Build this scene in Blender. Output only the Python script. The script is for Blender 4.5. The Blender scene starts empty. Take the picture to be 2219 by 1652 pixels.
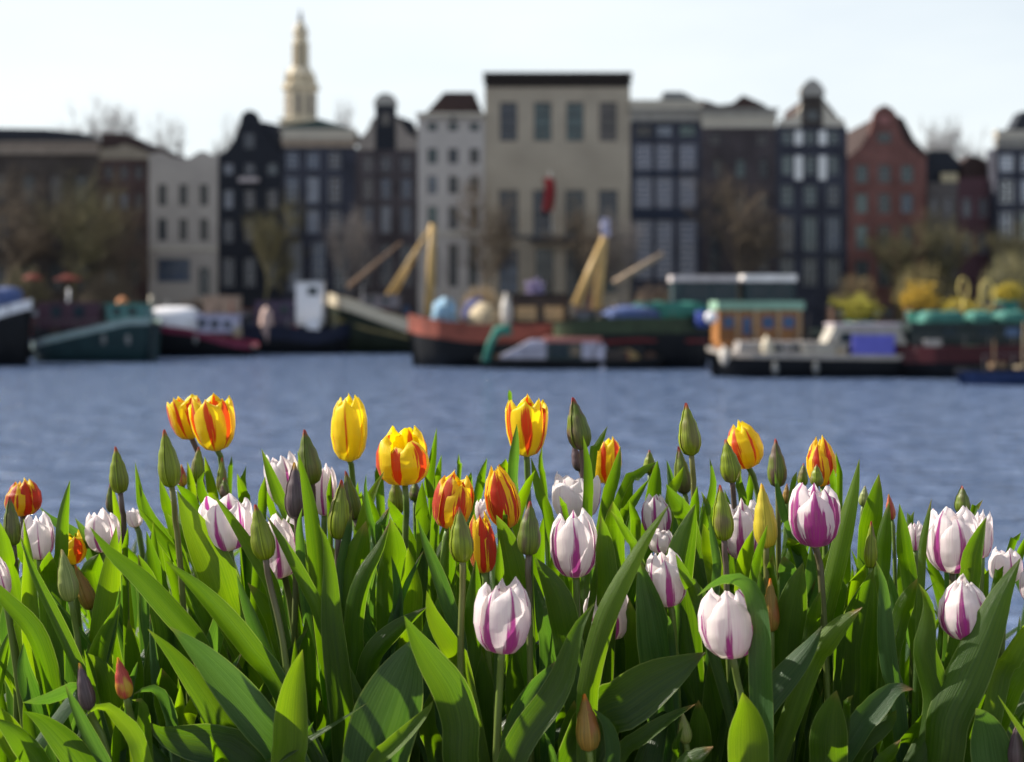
import bpy, math, random
from mathutils import Vector, Matrix, noise as mnoise
R = math.radians
sc = bpy.context.scene
# ---------------------------------------------------------------- camera, sky, sun, exposure
FPX = 3082.0      # focal length in picture units (photo taken as 2219 wide)
HORX, HORY = 1109.5, 670.0
CAMZ = 3.5
cd = bpy.data.cameras.new('camera'); cam = bpy.data.objects.new('camera', cd)
sc.collection.objects.link(cam); sc.camera = cam
cam.location = (0, 0, CAMZ); cam.rotation_euler = (R(90), 0, 0)
cd.sensor_width = 36; cd.lens = 50; cd.shift_y = -(826-670)/2219.0
cd.clip_start = 0.05; cd.clip_end = 3000
cd.dof.use_dof = True; cd.dof.focus_distance = 1.39; cd.dof.aperture_fstop = 5.3; cd.dof.aperture_blades = 0

SUN = Vector((-0.80, 0.28, 0.66)).normalized()
w = bpy.data.worlds.new('World'); sc.world = w; w.use_nodes = True
nt = w.node_tree; nt.nodes.clear()
out = nt.nodes.new('ShaderNodeOutputWorld'); bg = nt.nodes.new('ShaderNodeBackground')
sky = nt.nodes.new('ShaderNodeTexSky'); sky.sky_type = 'NISHITA'; sky.sun_disc = False
sky.sun_elevation = math.asin(SUN.z); sky.sun_rotation = math.atan2(SUN.x, SUN.y)
sky.air_density = 1.0; sky.dust_density = 1.6; sky.ozone_density = 1.2; sky.altitude = 0
# thin high cloud veil mixed over the blue sky
tc = nt.nodes.new('ShaderNodeTexCoord'); mp = nt.nodes.new('ShaderNodeMapping'); mp.inputs['Scale'].default_value = (1.0, 1.0, 4.0)
mp.inputs['Rotation'].default_value = (0, R(18), 0)
nz = nt.nodes.new('ShaderNodeTexNoise'); nz.inputs['Scale'].default_value = 2.2; nz.inputs['Detail'].default_value = 6
mr = nt.nodes.new('ShaderNodeMapRange'); mr.inputs['From Min'].default_value = .35; mr.inputs['From Max'].default_value = .75
mr.inputs['To Min'].default_value = 0.62; mr.inputs['To Max'].default_value = 0.95
mx = nt.nodes.new('ShaderNodeMix'); mx.data_type = 'RGBA'; mx.inputs[7].default_value = (6.6, 6.95, 7.0, 1)
L = nt.links.new
L(tc.outputs['Generated'], mp.inputs['Vector']); L(mp.outputs[0], nz.inputs['Vector']); L(nz.outputs['Fac'], mr.inputs['Value'])
sxz = nt.nodes.new('ShaderNodeSeparateXYZ'); L(tc.outputs['Generated'], sxz.inputs[0])
hz = nt.nodes.new('ShaderNodeMapRange'); hz.interpolation_type = 'SMOOTHSTEP'; hz.inputs['From Min'].default_value = .18; hz.inputs['From Max'].default_value = .75; hz.inputs['To Min'].default_value = 1.0; hz.inputs['To Max'].default_value = .12
hm = nt.nodes.new('ShaderNodeMath'); hm.operation = 'MULTIPLY'; L(sxz.outputs[2], hz.inputs['Value']); L(mr.outputs[0], hm.inputs[0]); L(hz.outputs[0], hm.inputs[1])
L(hm.outputs[0], mx.inputs[0]); L(sky.outputs[0], mx.inputs[6]); L(mx.outputs[2], bg.inputs['Color']); L(bg.outputs[0], out.inputs['Surface'])
bg.inputs['Strength'].default_value = 0.092
sd = bpy.data.lights.new('sun', 'SUN'); sd.energy = 5.0; sd.angle = R(0.5); sd.color = (1, .93, .82)
so = bpy.data.objects.new('sun', sd); sc.collection.objects.link(so)
so.rotation_euler = SUN.to_track_quat('Z', 'Y').to_euler(); so.location = (0, 0, 60)
sc.view_settings.view_transform = 'Standard'; sc.view_settings.look = 'None'; sc.view_settings.exposure = 0.78; sc.view_settings.gamma = 1
sc.view_settings.use_curve_mapping = False
sc.cycles.max_bounces = 10; sc.cycles.transparent_max_bounces = 8; sc.cycles.transmission_bounces = 6
sc.cycles.diffuse_bounces = 5

# ---------------------------------------------------------------- helpers
def P(x, y, Y):
    "world point seen at picture position x,y when it stands at distance Y"
    return Vector(((x-HORX)/FPX*Y, Y, CAMZ+(HORY-y)/FPX*Y))
def tag(o, label=None, cat=None, group=None, kind=None):
    if label: o['label'] = label
    if cat: o['category'] = cat
    if group: o['group'] = group
    if kind: o['kind'] = kind
    return o
def empty(name, loc=(0, 0, 0), label=None, cat=None, group=None):
    o = bpy.data.objects.new(name, None); sc.collection.objects.link(o); o.location = loc
    o.empty_display_size = .2
    return tag(o, label, cat, group)
class MB:
    def __init__(s): s.v = []; s.f = []; s.uv = []; s.smooth = False
    def poly(s, pts):
        n = len(s.v); s.v += [tuple(p) for p in pts]; s.f.append(tuple(range(n, n+len(pts))))
    def box(s, x0, x1, y0, y1, z0, z1):
        n = len(s.v)
        s.v += [(x0,y0,z0),(x1,y0,z0),(x1,y1,z0),(x0,y1,z0),(x0,y0,z1),(x1,y0,z1),(x1,y1,z1),(x0,y1,z1)]
        s.f += [tuple(n+i for i in q) for q in ((0,3,2,1),(4,5,6,7),(0,1,5,4),(1,2,6,5),(2,3,7,6),(3,0,4,7))]
    def prism(s, pts, y0, y1):
        "pts: x,z outline (counter-clockwise seen from -y), extruded from y0 to y1"
        n = len(s.v); k = len(pts)
        s.v += [(p[0], y0, p[1]) for p in pts]+[(p[0], y1, p[1]) for p in pts]
        s.f.append(tuple(range(n, n+k))); s.f.append(tuple(range(n+2*k-1, n+k-1, -1)))
        for i in range(k): j = (i+1) % k; s.f.append((n+j, n+i, n+k+i, n+k+j))
    def tube(s, pts, rad, sides=8, cap=True):
        n0 = len(s.v); pts = [Vector(p) for p in pts]; ref = None
        for i, p in enumerate(pts):
            t = (pts[min(i+1, len(pts)-1)]-pts[max(i-1, 0)]).normalized()
            if ref is None: ref = t.orthogonal().normalized()
            ref = (ref-t*ref.dot(t)).normalized(); b = t.cross(ref)
            r = rad[i] if isinstance(rad, (list, tuple)) else rad
            for k in range(sides):
                a = 2*math.pi*k/sides; s.v.append(tuple(p+(ref*math.cos(a)+b*math.sin(a))*r))
        for i in range(len(pts)-1):
            for k in range(sides):
                a = n0+i*sides+k; b2 = n0+i*sides+(k+1) % sides
                s.f.append((a, b2, b2+sides, a+sides))
        if cap:
            s.f.append(tuple(n0+k for k in range(sides-1, -1, -1))); s.f.append(tuple(n0+(len(pts)-1)*sides+k for k in range(sides)))
    def lathe(s, c, prof, sides=16, rot=0.0):
        n0 = len(s.v); 
        for (r, z) in prof:
            for k in range(sides):
                a = 2*math.pi*k/sides+rot; s.v.append((c[0]+r*math.cos(a), c[1]+r*math.sin(a), z))
        for i in range(len(prof)-1):
            for k in range(sides):
                a = n0+i*sides+k; b2 = n0+i*sides+(k+1) % sides
                s.f.append((a, b2, b2+sides, a+sides))
        s.f.append(tuple(n0+k for k in range(sides-1, -1, -1))); s.f.append(tuple(n0+(len(prof)-1)*sides+k for k in range(sides)))
    def ball(s, c, rx, ry, rz, n=10, m=14, seed=0, wob=0.0):
        n0 = len(s.v)
        for i in range(n+1):
            th = math.pi*i/n
            for k in range(m):
                a = 2*math.pi*k/m; d = Vector((math.sin(th)*math.cos(a), math.sin(th)*math.sin(a), math.cos(th)))
                q = 1+wob*mnoise.noise(d*2.3+Vector((seed, 0, 0)))
                s.v.append((c[0]+d.x*rx*q, c[1]+d.y*ry*q, c[2]+d.z*rz*q))
        for i in range(n):
            for k in range(m):
                a = n0+i*m+k; b2 = n0+i*m+(k+1) % m; s.f.append((a, a+m, b2+m, b2))
    def build(s, name, mat=None, parent=None, smooth=None, uv=None):
        me = bpy.data.meshes.new(name); me.from_pydata([tuple(v) for v in s.v], [], s.f)
        if s.uv or uv:
            U = uv or s.uv; lay = me.uv_layers.new(name='UVMap')
            vi = [0]*len(me.loops); me.loops.foreach_get('vertex_index', vi)
            flat = []
            for i in vi: flat += U[i]
            lay.data.foreach_set('uv', flat)
        if smooth if smooth is not None else s.smooth:
            me.polygons.foreach_set('use_smooth', [True]*len(me.polygons))
        me.update()
        o = bpy.data.objects.new(name, me); sc.collection.objects.link(o)
        if mat: me.materials.append(mat)
        if parent is not None:
            o.parent = parent; o.matrix_parent_inverse = Matrix.Translation(-parent.location) if parent.type == 'EMPTY' else Matrix()
        return o
MATS = {}
def mat(name, rgb, rough=.7, var=.18, scale=2.0, bump=0.0, metal=0.0, spec=.25, stretch=(1, 1, 1)):
    if name in MATS: return MATS[name]
    m = bpy.data.materials.new(name); m.use_nodes = True; t = m.node_tree; b = t.nodes['Principled BSDF']
    b.inputs['Roughness'].default_value = rough; b.inputs['Metallic'].default_value = metal; b.inputs['Specular IOR Level'].default_value = spec
    tc = t.nodes.new('ShaderNodeTexCoord'); mp = t.nodes.new('ShaderNodeMapping'); mp.inputs['Scale'].default_value = stretch
    n = t.nodes.new('ShaderNodeTexNoise'); n.inputs['Scale'].default_value = scale; n.inputs['Detail'].default_value = 5
    mixn = t.nodes.new('ShaderNodeMix'); mixn.data_type = 'RGBA'
    mixn.inputs[6].default_value = tuple(c*(1-var) for c in rgb)+(1,); mixn.inputs[7].default_value = tuple(min(1, c*(1+var)) for c in rgb)+(1,)
    mr = t.nodes.new('ShaderNodeMapRange'); mr.inputs['From Min'].default_value = .3; mr.inputs['From Max'].default_value = .7
    t.links.new(tc.outputs['Object'], mp.inputs[0]); t.links.new(mp.outputs[0], n.inputs['Vector']); t.links.new(n.outputs['Fac'], mr.inputs[0])
    t.links.new(mr.outputs[0], mixn.inputs[0]); t.links.new(mixn.outputs[2], b.inputs['Base Color'])
    if bump:
        bp = t.nodes.new('ShaderNodeBump'); bp.inputs['Strength'].default_value = bump; bp.inputs['Distance'].default_value = .02
        t.links.new(n.outputs['Fac'], bp.inputs['Height']); t.links.new(bp.outputs[0], b.inputs['Normal'])
    MATS[name] = m; return m
def brick(name, rgb, mortar=.75):
    if name in MATS: return MATS[name]
    m = bpy.data.materials.new(name); m.use_nodes = True; t = m.node_tree; b = t.nodes['Principled BSDF']; b.inputs['Roughness'].default_value = .9; b.inputs['Specular IOR Level'].default_value = .12
    tc = t.nodes.new('ShaderNodeTexCoord'); sx = t.nodes.new('ShaderNodeSeparateXYZ'); cx = t.nodes.new('ShaderNodeCombineXYZ')
    br = t.nodes.new('ShaderNodeTexBrick'); br.inputs['Scale'].default_value = 1; br.inputs['Brick Width'].default_value = .22; br.inputs['Row Height'].default_value = .065
    br.inputs['Mortar Size'].default_value = .008
    br.inputs['Color1'].default_value = tuple(c*.85 for c in rgb)+(1,); br.inputs['Color2'].default_value = tuple(c*1.15 for c in rgb)+(1,); br.inputs['Mortar'].default_value = tuple(.08*mortar+c*.6 for c in rgb)+(1,)
    n = t.nodes.new('ShaderNodeTexNoise'); n.inputs['Scale'].default_value = .5; n.inputs['Detail'].default_value = 6
    mr = t.nodes.new('ShaderNodeMapRange'); mr.inputs['From Min'].default_value = .3; mr.inputs['From Max'].default_value = .7; mr.inputs['To Min'].default_value = .7; mr.inputs['To Max'].default_value = 1.25
    mu = t.nodes.new('ShaderNodeMix'); mu.data_type = 'RGBA'; mu.blend_type = 'MULTIPLY'; mu.inputs[0].default_value = 1
    l = t.links.new
    l(tc.outputs['Object'], sx.inputs[0]); ad = t.nodes.new('ShaderNodeMath'); l(sx.outputs[0], ad.inputs[0]); l(sx.outputs[1], ad.inputs[1])
    l(ad.outputs[0], cx.inputs[0]); l(sx.outputs[2], cx.inputs[1]); l(cx.outputs[0], br.inputs['Vector'])
    l(tc.outputs['Object'], n.inputs['Vector']); l(n.outputs['Fac'], mr.inputs[0]); l(br.outputs['Color'], mu.inputs[6]); l(mr.outputs[0], mu.inputs[7]); l(mu.outputs[2], b.inputs['Base Color'])
    MATS[name] = m; return m
# ---------------------------------------------------------------- the setting
QY, HY = 117.0, 128.0       # far quay wall, far house fronts
def water_mat():
    m = bpy.data.materials.new('river_water'); m.use_nodes = True; t = m.node_tree; b = t.nodes['Principled BSDF']; l = t.links.new
    b.inputs['Base Color'].default_value = (.03, .075, .15, 1); b.inputs['Roughness'].default_value = .12; b.inputs['IOR'].default_value = 1.33
    tc = t.nodes.new('ShaderNodeTexCoord')
    def nz(scale, sx, sy, det, rot=0.0):
        mp = t.nodes.new('ShaderNodeMapping'); mp.inputs['Scale'].default_value = (sx, sy, 1); mp.inputs['Rotation'].default_value = (0, 0, rot)
        n = t.nodes.new('ShaderNodeTexNoise'); n.inputs['Scale'].default_value = scale; n.inputs['Detail'].default_value = det; n.inputs['Roughness'].default_value = .6
        l(tc.outputs['Object'], mp.inputs[0]); l(mp.outputs[0], n.inputs['Vector']); return n
    a = nz(.55, .7, 1.0, 6, .15); c = nz(4.5, .8, 1.0, 4, -.2); e = nz(1.7, .6, 1.0, 7, .1)
    b1 = t.nodes.new('ShaderNodeBump'); b1.inputs['Strength'].default_value = 1; b1.inputs['Distance'].default_value = .9
    b2 = t.nodes.new('ShaderNodeBump'); b2.inputs['Strength'].default_value = 1; b2.inputs['Distance'].default_value = .09
    l(a.outputs['Fac'], b1.inputs['Height']); l(c.outputs['Fac'], b2.inputs['Height']); l(b1.outputs[0], b2.inputs['Normal']); l(b2.outputs[0], b.inputs['Normal'])
    mr = t.nodes.new('ShaderNodeMapRange'); mr.inputs['From Min'].default_value = .38; mr.inputs['From Max'].default_value = .64
    mx = t.nodes.new('ShaderNodeMix'); mx.data_type = 'RGBA'; mx.inputs[6].default_value = (.038, .072, .150, 1); mx.inputs[7].default_value = (.18, .24, .38, 1)  # light and dark of the wave slopes put into the base colour as ripples
    l(e.outputs['Fac'], mr.inputs[0]); l(mr.outputs[0], mx.inputs[0]); l(mx.outputs[2], b.inputs['Base Color'])
    return m
m = MB(); m.poly([(-320, 4.0, 0), (320, 4.0, 0), (320, QY+.5, 0), (-320, QY+.5, 0)])
tag(m.build('water', water_mat()), kind='structure')
m = MB(); m.box(-330, 330, -12, QY+60, -4.2, -4.0); tag(m.build('river_bed', mat('silt', (.05, .05, .04))), kind='structure')
stone = mat('quay_stone', (.16, .15, .135), .85, .25, 1.2, .4)
m = MB(); m.box(-320, 320, -12, 4.0, -4, 1.95); tag(m.build('near_quay', stone), kind='structure')
m = MB(); m.box(-320, 320, QY, QY+.55, -4, 1.42); m.box(-320, 320, QY+.05, QY+.5, 1.42, 1.56); tag(m.build('far_quay_wall', brick('quay_brick', (.09, .065, .055))), kind='structure')
m = MB(); m.box(-320, 320, QY+.55, 1500, -4, 1.4); tag(m.build('street', mat('cobbles', (.11, .10, .095), .9, .3, 3, .4)), kind='structure')
# planter with soil
pl = empty('wooden_planter', (0, 1.65, 1.95), 'long dark wooden planter box filled with the tulips', 'planter')
wood = mat('planter_wood', (.09, .055, .03), .7, .3, 3, .3, stretch=(1, 8, 8))
SOILZ = CAMZ-.62
for (nm, a) in (('front_board', (-1.75, 1.75, 1.09, 1.13, 1.95, SOILZ+.05)), ('back_board', (-1.75, 1.75, 2.30, 2.34, 1.95, SOILZ+.05)),
                ('end_board', (-1.79, -1.75, 1.09, 2.34, 1.95, SOILZ+.05)), ('end_board', (1.75, 1.79, 1.09, 2.34, 1.95, SOILZ+.05))):
    m = MB(); m.box(*a); m.build(nm, wood, pl)
m = MB(); n0 = 60; n1 = 24
for j in range(n1+1):
    for i in range(n0+1):
        x = -1.75+3.5*i/n0; y = 1.13+1.17*j/n1; m.v.append((x, y, SOILZ+.018*mnoise.noise(Vector((x*14, y*14, 0)))))
for j in range(n1):
    for i in range(n0):
        a = j*(n0+1)+i; m.f.append((a, a+1, a+n0+2, a+n0+1))
m.build('soil', mat('soil', (.028, .018, .011), .95, .4, 30, .8), pl, smooth=True)

# ---------------------------------------------------------------- church tower, far behind
def tower():
    Y = 300.0; c = P(651, 300, Y); k = Y/FPX
    st = mat('tower_stone', (.54, .47, .35), .8, .12, .4); pale = mat('tower_trim', (.60, .52, .38), .8, .1, .4); lead = mat('tower_lead', (.16, .17, .19), .5)
    dark = mat('tower_opening', (.24, .21, .18), .7)
    r = empty('church_tower', (c.x, Y, 1.4), 'tall cream stone church tower with a spire rising behind the dark roofs', 'church tower')
    def zz(y): return CAMZ+(HORY-y)*k
    def sec(nm, y0, y1, wpx, m_, sides=4):
        m = MB(); rr = wpx*k/2*(1/math.cos(math.pi/sides)); m.lathe((c.x, Y), [(rr, zz(y0)), (rr, zz(y1))], sides, math.pi/sides); return m.build(nm, m_, r)
    b = MB(); rr = 76*k/2*1.414; b.lathe((c.x, Y), [(rr, 1.4), (rr, zz(262))], 4, math.pi/4); b.build('base', st, r)
    sec('belfry', 262, 195, 66, st, 8)
    for a in range(8):
        m = MB(); th = a*math.pi/4; R_ = 33*k*1.0
        t = Vector((-math.sin(th), math.cos(th), 0)); o = Vector((c.x+R_*math.cos(th)*1.01, Y+R_*math.sin(th)*1.01, 0)); hw = 6*k
        n = Vector((math.cos(th), math.sin(th), 0))*.15
        pts = [o-t*hw+Vector((0, 0, zz(252))), o+t*hw+Vector((0, 0, zz(252))), o+t*hw+Vector((0, 0, zz(212))), o+Vector((0, 0, zz(204))), o-t*hw+Vector((0, 0, zz(212)))]
        m.poly([p+n for p in pts]); m.poly([p-n for p in reversed(pts)])
        for i in range(5): j = (i+1) % 5; m.poly([pts[i]-n, pts[j]-n, pts[j]+n, pts[i]+n])
        m.build('louvre_opening', dark, r)
    sec('balcony', 195, 185, 78, pale, 8); sec('upper_cornice', 268, 262, 84, pale, 4)
    for a in range(4):
        th = math.pi/4+a*math.pi/2; m = MB(); q = (c.x+33*k*1.1*math.cos(th), Y+33*k*1.1*math.sin(th))
        m.lathe(q, [(5*k, zz(185)), (5*k, zz(168)), (2.5*k, zz(163)), (.5*k, zz(150))], 8); m.build('pinnacle', pale, r)
    m = MB(); m.lathe((c.x, Y), [(28*k, zz(185)), (30*k, zz(172)), (34*k, zz(168)), (27*k, zz(157)), (20*k, zz(146))], 8, math.pi/8); m.build('drum', st, r)
    for a in range(8):
        th = math.pi/8+a*math.pi/4; m = MB(); q = (c.x+15.5*k*math.cos(th), Y+15.5*k*math.sin(th)); m.lathe(q, [(3.6*k, zz(146)), (3.2*k, zz(98))], 8); m.build('column', pale, r)
    m = MB(); m.lathe((c.x, Y), [(9.5*k, zz(146)), (9.5*k, zz(98))], 8); m.build('lantern_core', mat('shaded_opening', (.2, .18, .15)), r)
    sec('lantern_cornice', 98, 92, 36, pale, 8)
    m = MB(); m.lathe((c.x, Y), [(15*k, zz(92)), (14*k, zz(82)), (17.5*k, zz(76)), (17*k, zz(68)), (13*k, zz(58)), (7*k, zz(50)), (4*k, zz(46))], 8, math.pi/8); m.build('dome', st, r, smooth=False)
    m = MB(); m.lathe((c.x, Y), [(6*k, zz(46)), (5*k, zz(38)), (2*k, zz(28)), (1.2*k, zz(20))], 8); m.build('spire', lead, r)
tower()

# ---------------------------------------------------------------- canal houses
def X(x, Y): return (x-HORX)/FPX*Y
def Z(y, Y): return CAMZ+(HORY-y)/FPX*Y
CREAM = mat('cream_paint', (.50, .45, .37), .7, .08); WHITE = mat('white_paint', (.72, .71, .69), .5, .05); SLATE = mat('slate', (.016, .019, .028), .6, .3, 3)
TILE = mat('brown_tile', (.045, .028, .026), .8, .25, 3); GREYW = mat('grey_window_frame', (.27, .27, .29), .6, .1); DARKF = mat('dark_green_frame', (.02, .03, .035), .5)
def pane(c):
    return mat('pane_%s' % c, {'navy': (.012, .018, .035), 'blue': (.035, .055, .10), 'teal': (.03, .06, .065), 'brown': (.045, .034, .034), 'pale': (.20, .22, .27), 'dark': (.02, .028, .035), 'green': (.10, .15, .14)}[c], .12, .35, .7, spec=.6)
FRAMES = {-110: (.08, .075, .075), 215: (.10, .09, .09), 322: (.12, .13, .14), 473: (.20, .20, .22), 612: (.22, .23, .27), 770: (.15, .14, .15), 905: (.05, .055, .06), 1050: (.03, .032, .04), 1366: (.34, .33, .37), 1682: (.20, .21, .22), 1836: (.14, .16, .16), -420: (.1, .1, .1)}
def house(x0, x1, ytop, wall, label, wins=(), cornice=None, gable=None, gmat=None, roof=None, depth=11.0, Y=HY, cat='canal house', extra=None):
    XA, XB = X(x0, Y)+.02, X(x1, Y)-.02; ZT = Z(ytop, Y); ZB = 1.4
    r = empty('canal_house', ((XA+XB)/2, Y, ZB), label, cat, 'canal houses along the far quay')
    rects = []
    for wn in wins:      # (list of centre x, width, ytop, ybottom, pane colours, frame mat, muntin cols, rows)
        for i, xc in enumerate(wn[0]):
            pc = wn[4][i % len(wn[4])] if isinstance(wn[4], (list, tuple)) else wn[4]
            rects.append((X(xc-wn[1]/2, Y), X(xc+wn[1]/2, Y), max(Z(wn[3], Y), ZB+.15), Z(wn[2], Y), pc, wn[5], wn[6], wn[7]))
    xs = sorted({XA, XB} | {a for q in rects for a in q[:2]}); zs = sorted({ZB, ZT} | {a for q in rects for a in q[2:4]})
    m = MB()
    for i in range(len(xs)-1):
        for j in range(len(zs)-1):
            cx, cz = (xs[i]+xs[i+1])/2, (zs[j]+zs[j+1])/2
            if any(q[0] < cx < q[1] and q[2] < cz < q[3] for q in rects): continue
            m.poly([(xs[i], Y, zs[j]), (xs[i+1], Y, zs[j]), (xs[i+1], Y, zs[j+1]), (xs[i], Y, zs[j+1])])
    for q in rects:
        a, b, c, d = q[:4]; y2 = Y+.28
        m.poly([(a, Y, c), (a, y2, c), (b, y2, c), (b, Y, c)]); m.poly([(a, Y, d), (b, Y, d), (b, y2, d), (a, y2, d)])
        m.poly([(a, Y, c), (a, Y, d), (a, y2, d), (a, y2, c)]); m.poly([(b, Y, c), (b, y2, c), (b, y2, d), (b, Y, d)])
        m.poly([(a, y2, c), (a, y2, d), (b, y2, d), (b, y2, c)])
    D = Y+depth
    m.poly([(XA, Y, ZB), (XA, Y, ZT), (XA, D, ZT), (XA, D, ZB)]); m.poly([(XB, Y, ZB), (XB, D, ZB), (XB, D, ZT), (XB, Y, ZT)])
    m.poly([(XA, D, ZB), (XA, D, ZT), (XB, D, ZT), (XB, D, ZB)]); m.poly([(XA, Y, ZT), (XB, Y, ZT), (XB, D, ZT), (XA, D, ZT)])
    m.build('wall', wall, r)
    fk = FRAMES.get(x0)
    for (a, b, c, d, pc, fm, mc, mrw) in rects:
        if fk and fm is GREYW: fm = mat('window_frame_%d' % x0, fk, .6, .1)
        f = MB(); t = .09; y0, y1 = Y+.12, Y+.20
        f.box(a, b, y0, y1, c, c+t); f.box(a, b, y0, y1, d-t, d); f.box(a, a+t, y0, y1, c+t, d-t); f.box(b-t, b, y0, y1, c+t, d-t)
        for i in range(1, mc): xx = a+(b-a)*i/mc; f.box(xx-.045, xx+.045, y0+.01, y1-.01, c+t, d-t)
        for i in range(1, mrw): z = c+(d-c)*i/mrw; f.box(a+t, b-t, y0+.02, y1-.02, z-.05, z+.05)
        w_ = f.build('window', fm, r)
        g = MB(); g.box(a+.03, b-.03, y1+.005, y1+.03, c+.03, d-.03); g.build('pane', pane(pc), w_)
    if cornice:          # (ytop, ybot, material, overhang m)
        for cn in (cornice if isinstance(cornice, list) else [cornice]):
            m = MB(); m.box(XA-.0, XB+.0, Y-cn[3], Y+.4, Z(cn[1], Y), Z(cn[0], Y)-.25); m.box(XA-.15, XB+.15, Y-cn[3]-.25, Y+.5, Z(cn[0], Y)-.247, Z(cn[0], Y)); m.build('cornice', cn[2], r)
    for g in (gable or []):   # (points, material, thickness, y offset, name)
        m = MB(); m.prism([(X(a, Y), Z(b, Y)) for a, b in g[0]], Y+g[3], Y+g[3]+g[2]); m.build(g[4] if len(g) > 4 else 'gable', g[1], r)
    if roof:             # (points outline, material)
        m = MB(); m.prism([(X(a, Y), Z(b, Y)) for a, b in roof[0]], Y+.6, D); m.build('roof', roof[1], r)
    if extra: extra(r, Y)
    return r
def boxpx(r, nm, x0, x1, y0, y1, Ya, Yb, m_, Y=None):
    Y = Y or Ya; m = MB(); m.box(X(x0, Y), X(x1, Y), Ya, Yb, Z(y1, Y), Z(y0, Y)); return m.build(nm, m_, r)
BB = brick('dark_brown_brick', (.052, .040, .034)); BR = brick('red_brown_brick', (.065, .036, .032)); BN = brick('navy_grey_brick', (.033, .035, .052))
BRED = brick('orange_red_brick', (.17, .070, .058)); BBL = mat('black_painted_brick', (.008, .010, .017), .6, .2); BPU = brick('purple_brown_brick', (.056, .044, .048))
PALE = mat('pale_grey_plaster', (.36, .32, .285), .85, .1, .5); PALE2 = mat('pale_pinkish_plaster', (.43, .39, .36), .85, .08, .5); SAND = mat('sandstone', (.36, .305, .235), .85, .12, .35)
MAR = brick('maroon_brick', (.10, .045, .055))
# from left to right
house(-110, 215, 330, BB, 'dark brown house with a slate roof at the far left, behind bare trees', [([-60, 0, 60, 120, 175], 26, 380, 440, ['dark', 'brown'], GREYW, 2, 3), ([-60, 0, 60, 120, 175], 26, 470, 540, ['brown', 'navy'], GREYW, 2, 3), ([-60, 0, 60, 120, 175], 30, 570, 630, ['dark'], GREYW, 2, 2)],
      cornice=(308, 335, mat('tan_cornice', (.25, .2, .16)), .3), roof=([(-110, 308), (215, 308), (190, 290), (150, 284), (90, 278), (-110, 275)], SLATE),
      extra=lambda r, Y: (boxpx(r, 'chimney', 115, 136, 284, 322, Y+2, Y+4, BR, Y), boxpx(r, 'dormer', 50, 105, 284, 310, Y+.62, Y+3, GREYW, Y)))
house(215, 322, 345, BR, 'narrow red brown house with a tan gable top, left of the pale grey house', [([235, 268, 300], 17, 360, 388, 'navy', GREYW, 2, 2), ([235, 268, 300], 17, 420, 455, ['pale', 'pale', 'brown'], GREYW, 2, 2), ([235, 268, 300], 17, 490, 530, 'brown', GREYW, 2, 2), ([240, 290], 26, 560, 620, 'dark', GREYW, 2, 2)],
      gable=[([(215, 345), (322, 345), (322, 330), (270, 312), (250, 320), (215, 322)], mat('tan_gable', (.24, .2, .15)), .6, 0)], roof=([(215, 325), (322, 330), (300, 300), (270, 288), (215, 286)], TILE))
house(322, 473, 352, PALE, 'pale grey plastered house with two rows of three arched windows', [([352, 397, 442], 18, 400, 446, 'brown', DARKF, 2, 3), ([352, 397, 442], 18, 474, 522, ['navy', 'brown', 'brown'], DARKF, 2, 3), ([376], 72, 560, 612, 'blue', GREYW, 4, 2), ([442], 24, 580, 640, 'dark', GREYW, 2, 2)],
      gable=[([(322, 352), (473, 352), (473, 336), (455, 336), (447, 329), (430, 329), (420, 337), (404, 345), (372, 340), (350, 329), (335, 331), (322, 336)], PALE, .5, 0)], roof=([(322, 352), (378, 352), (365, 325), (345, 318), (322, 318)], TILE),
      extra=lambda r, Y: boxpx(r, 'string_course', 322.5, 472.5, 536, 542, Y-.12, Y+.02, CREAM, Y))
house(473, 612, 335, BBL, 'black painted house with a tall bell gable and rounded top', [([495, 541, 590], 20, 355, 378, ['pale', 'navy', 'teal'], GREYW, 2, 2), ([495, 541, 590], 20, 412, 452, ['pale', 'brown', 'brown'], GREYW, 2, 3), ([495, 541, 590], 20, 478, 525, ['navy', 'brown', 'teal'], GREYW, 2, 3), ([495, 541, 590], 24, 560, 620, 'navy', GREYW, 2, 3)],
      gable=[([(473, 335), (612, 335), (600, 322), (585, 305), (572, 280), (563, 262), (560, 250), (552, 242), (541, 239), (530, 242), (522, 252), (519, 268), (510, 295), (498, 318), (485, 330)], BBL, .5, 0)],
      roof=([(480, 333), (612, 333), (612, 272), (570, 262), (541, 262)], SLATE), extra=lambda r, Y: (boxpx(r, 'attic_window', 530, 552, 290, 322, Y-.08, Y-.003, pane('navy'), Y), boxpx(r, 'balcony', 520, 562, 386, 396, Y-.7, Y-.003, mat('pinkish_trim', (.4, .35, .35)), Y)))
house(612, 770, 318, BN, 'dark house with wide cream cornice and tall blue windows below the church tower', [([633, 678, 725], 26, 330, 366, ['blue', 'blue', 'brown'], GREYW, 2, 3), ([633, 678, 725], 26, 384, 440, ['blue', 'pale', 'brown'], GREYW, 2, 4), ([633, 678, 725], 26, 455, 505, ['blue', 'pale', 'brown'], GREYW, 2, 4), ([640, 690, 738], 28, 525, 630, ['pale', 'blue', 'dark'], GREYW, 2, 5)],
      cornice=[(282, 303, CREAM, .35), (302, 319, mat('tan_frieze', (.33, .26, .2)), .1)], roof=([(612, 284), (770, 284), (745, 272), (690, 256), (660, 262), (612, 270)], mat('green_slate', (.03, .05, .05), .6)))
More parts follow.
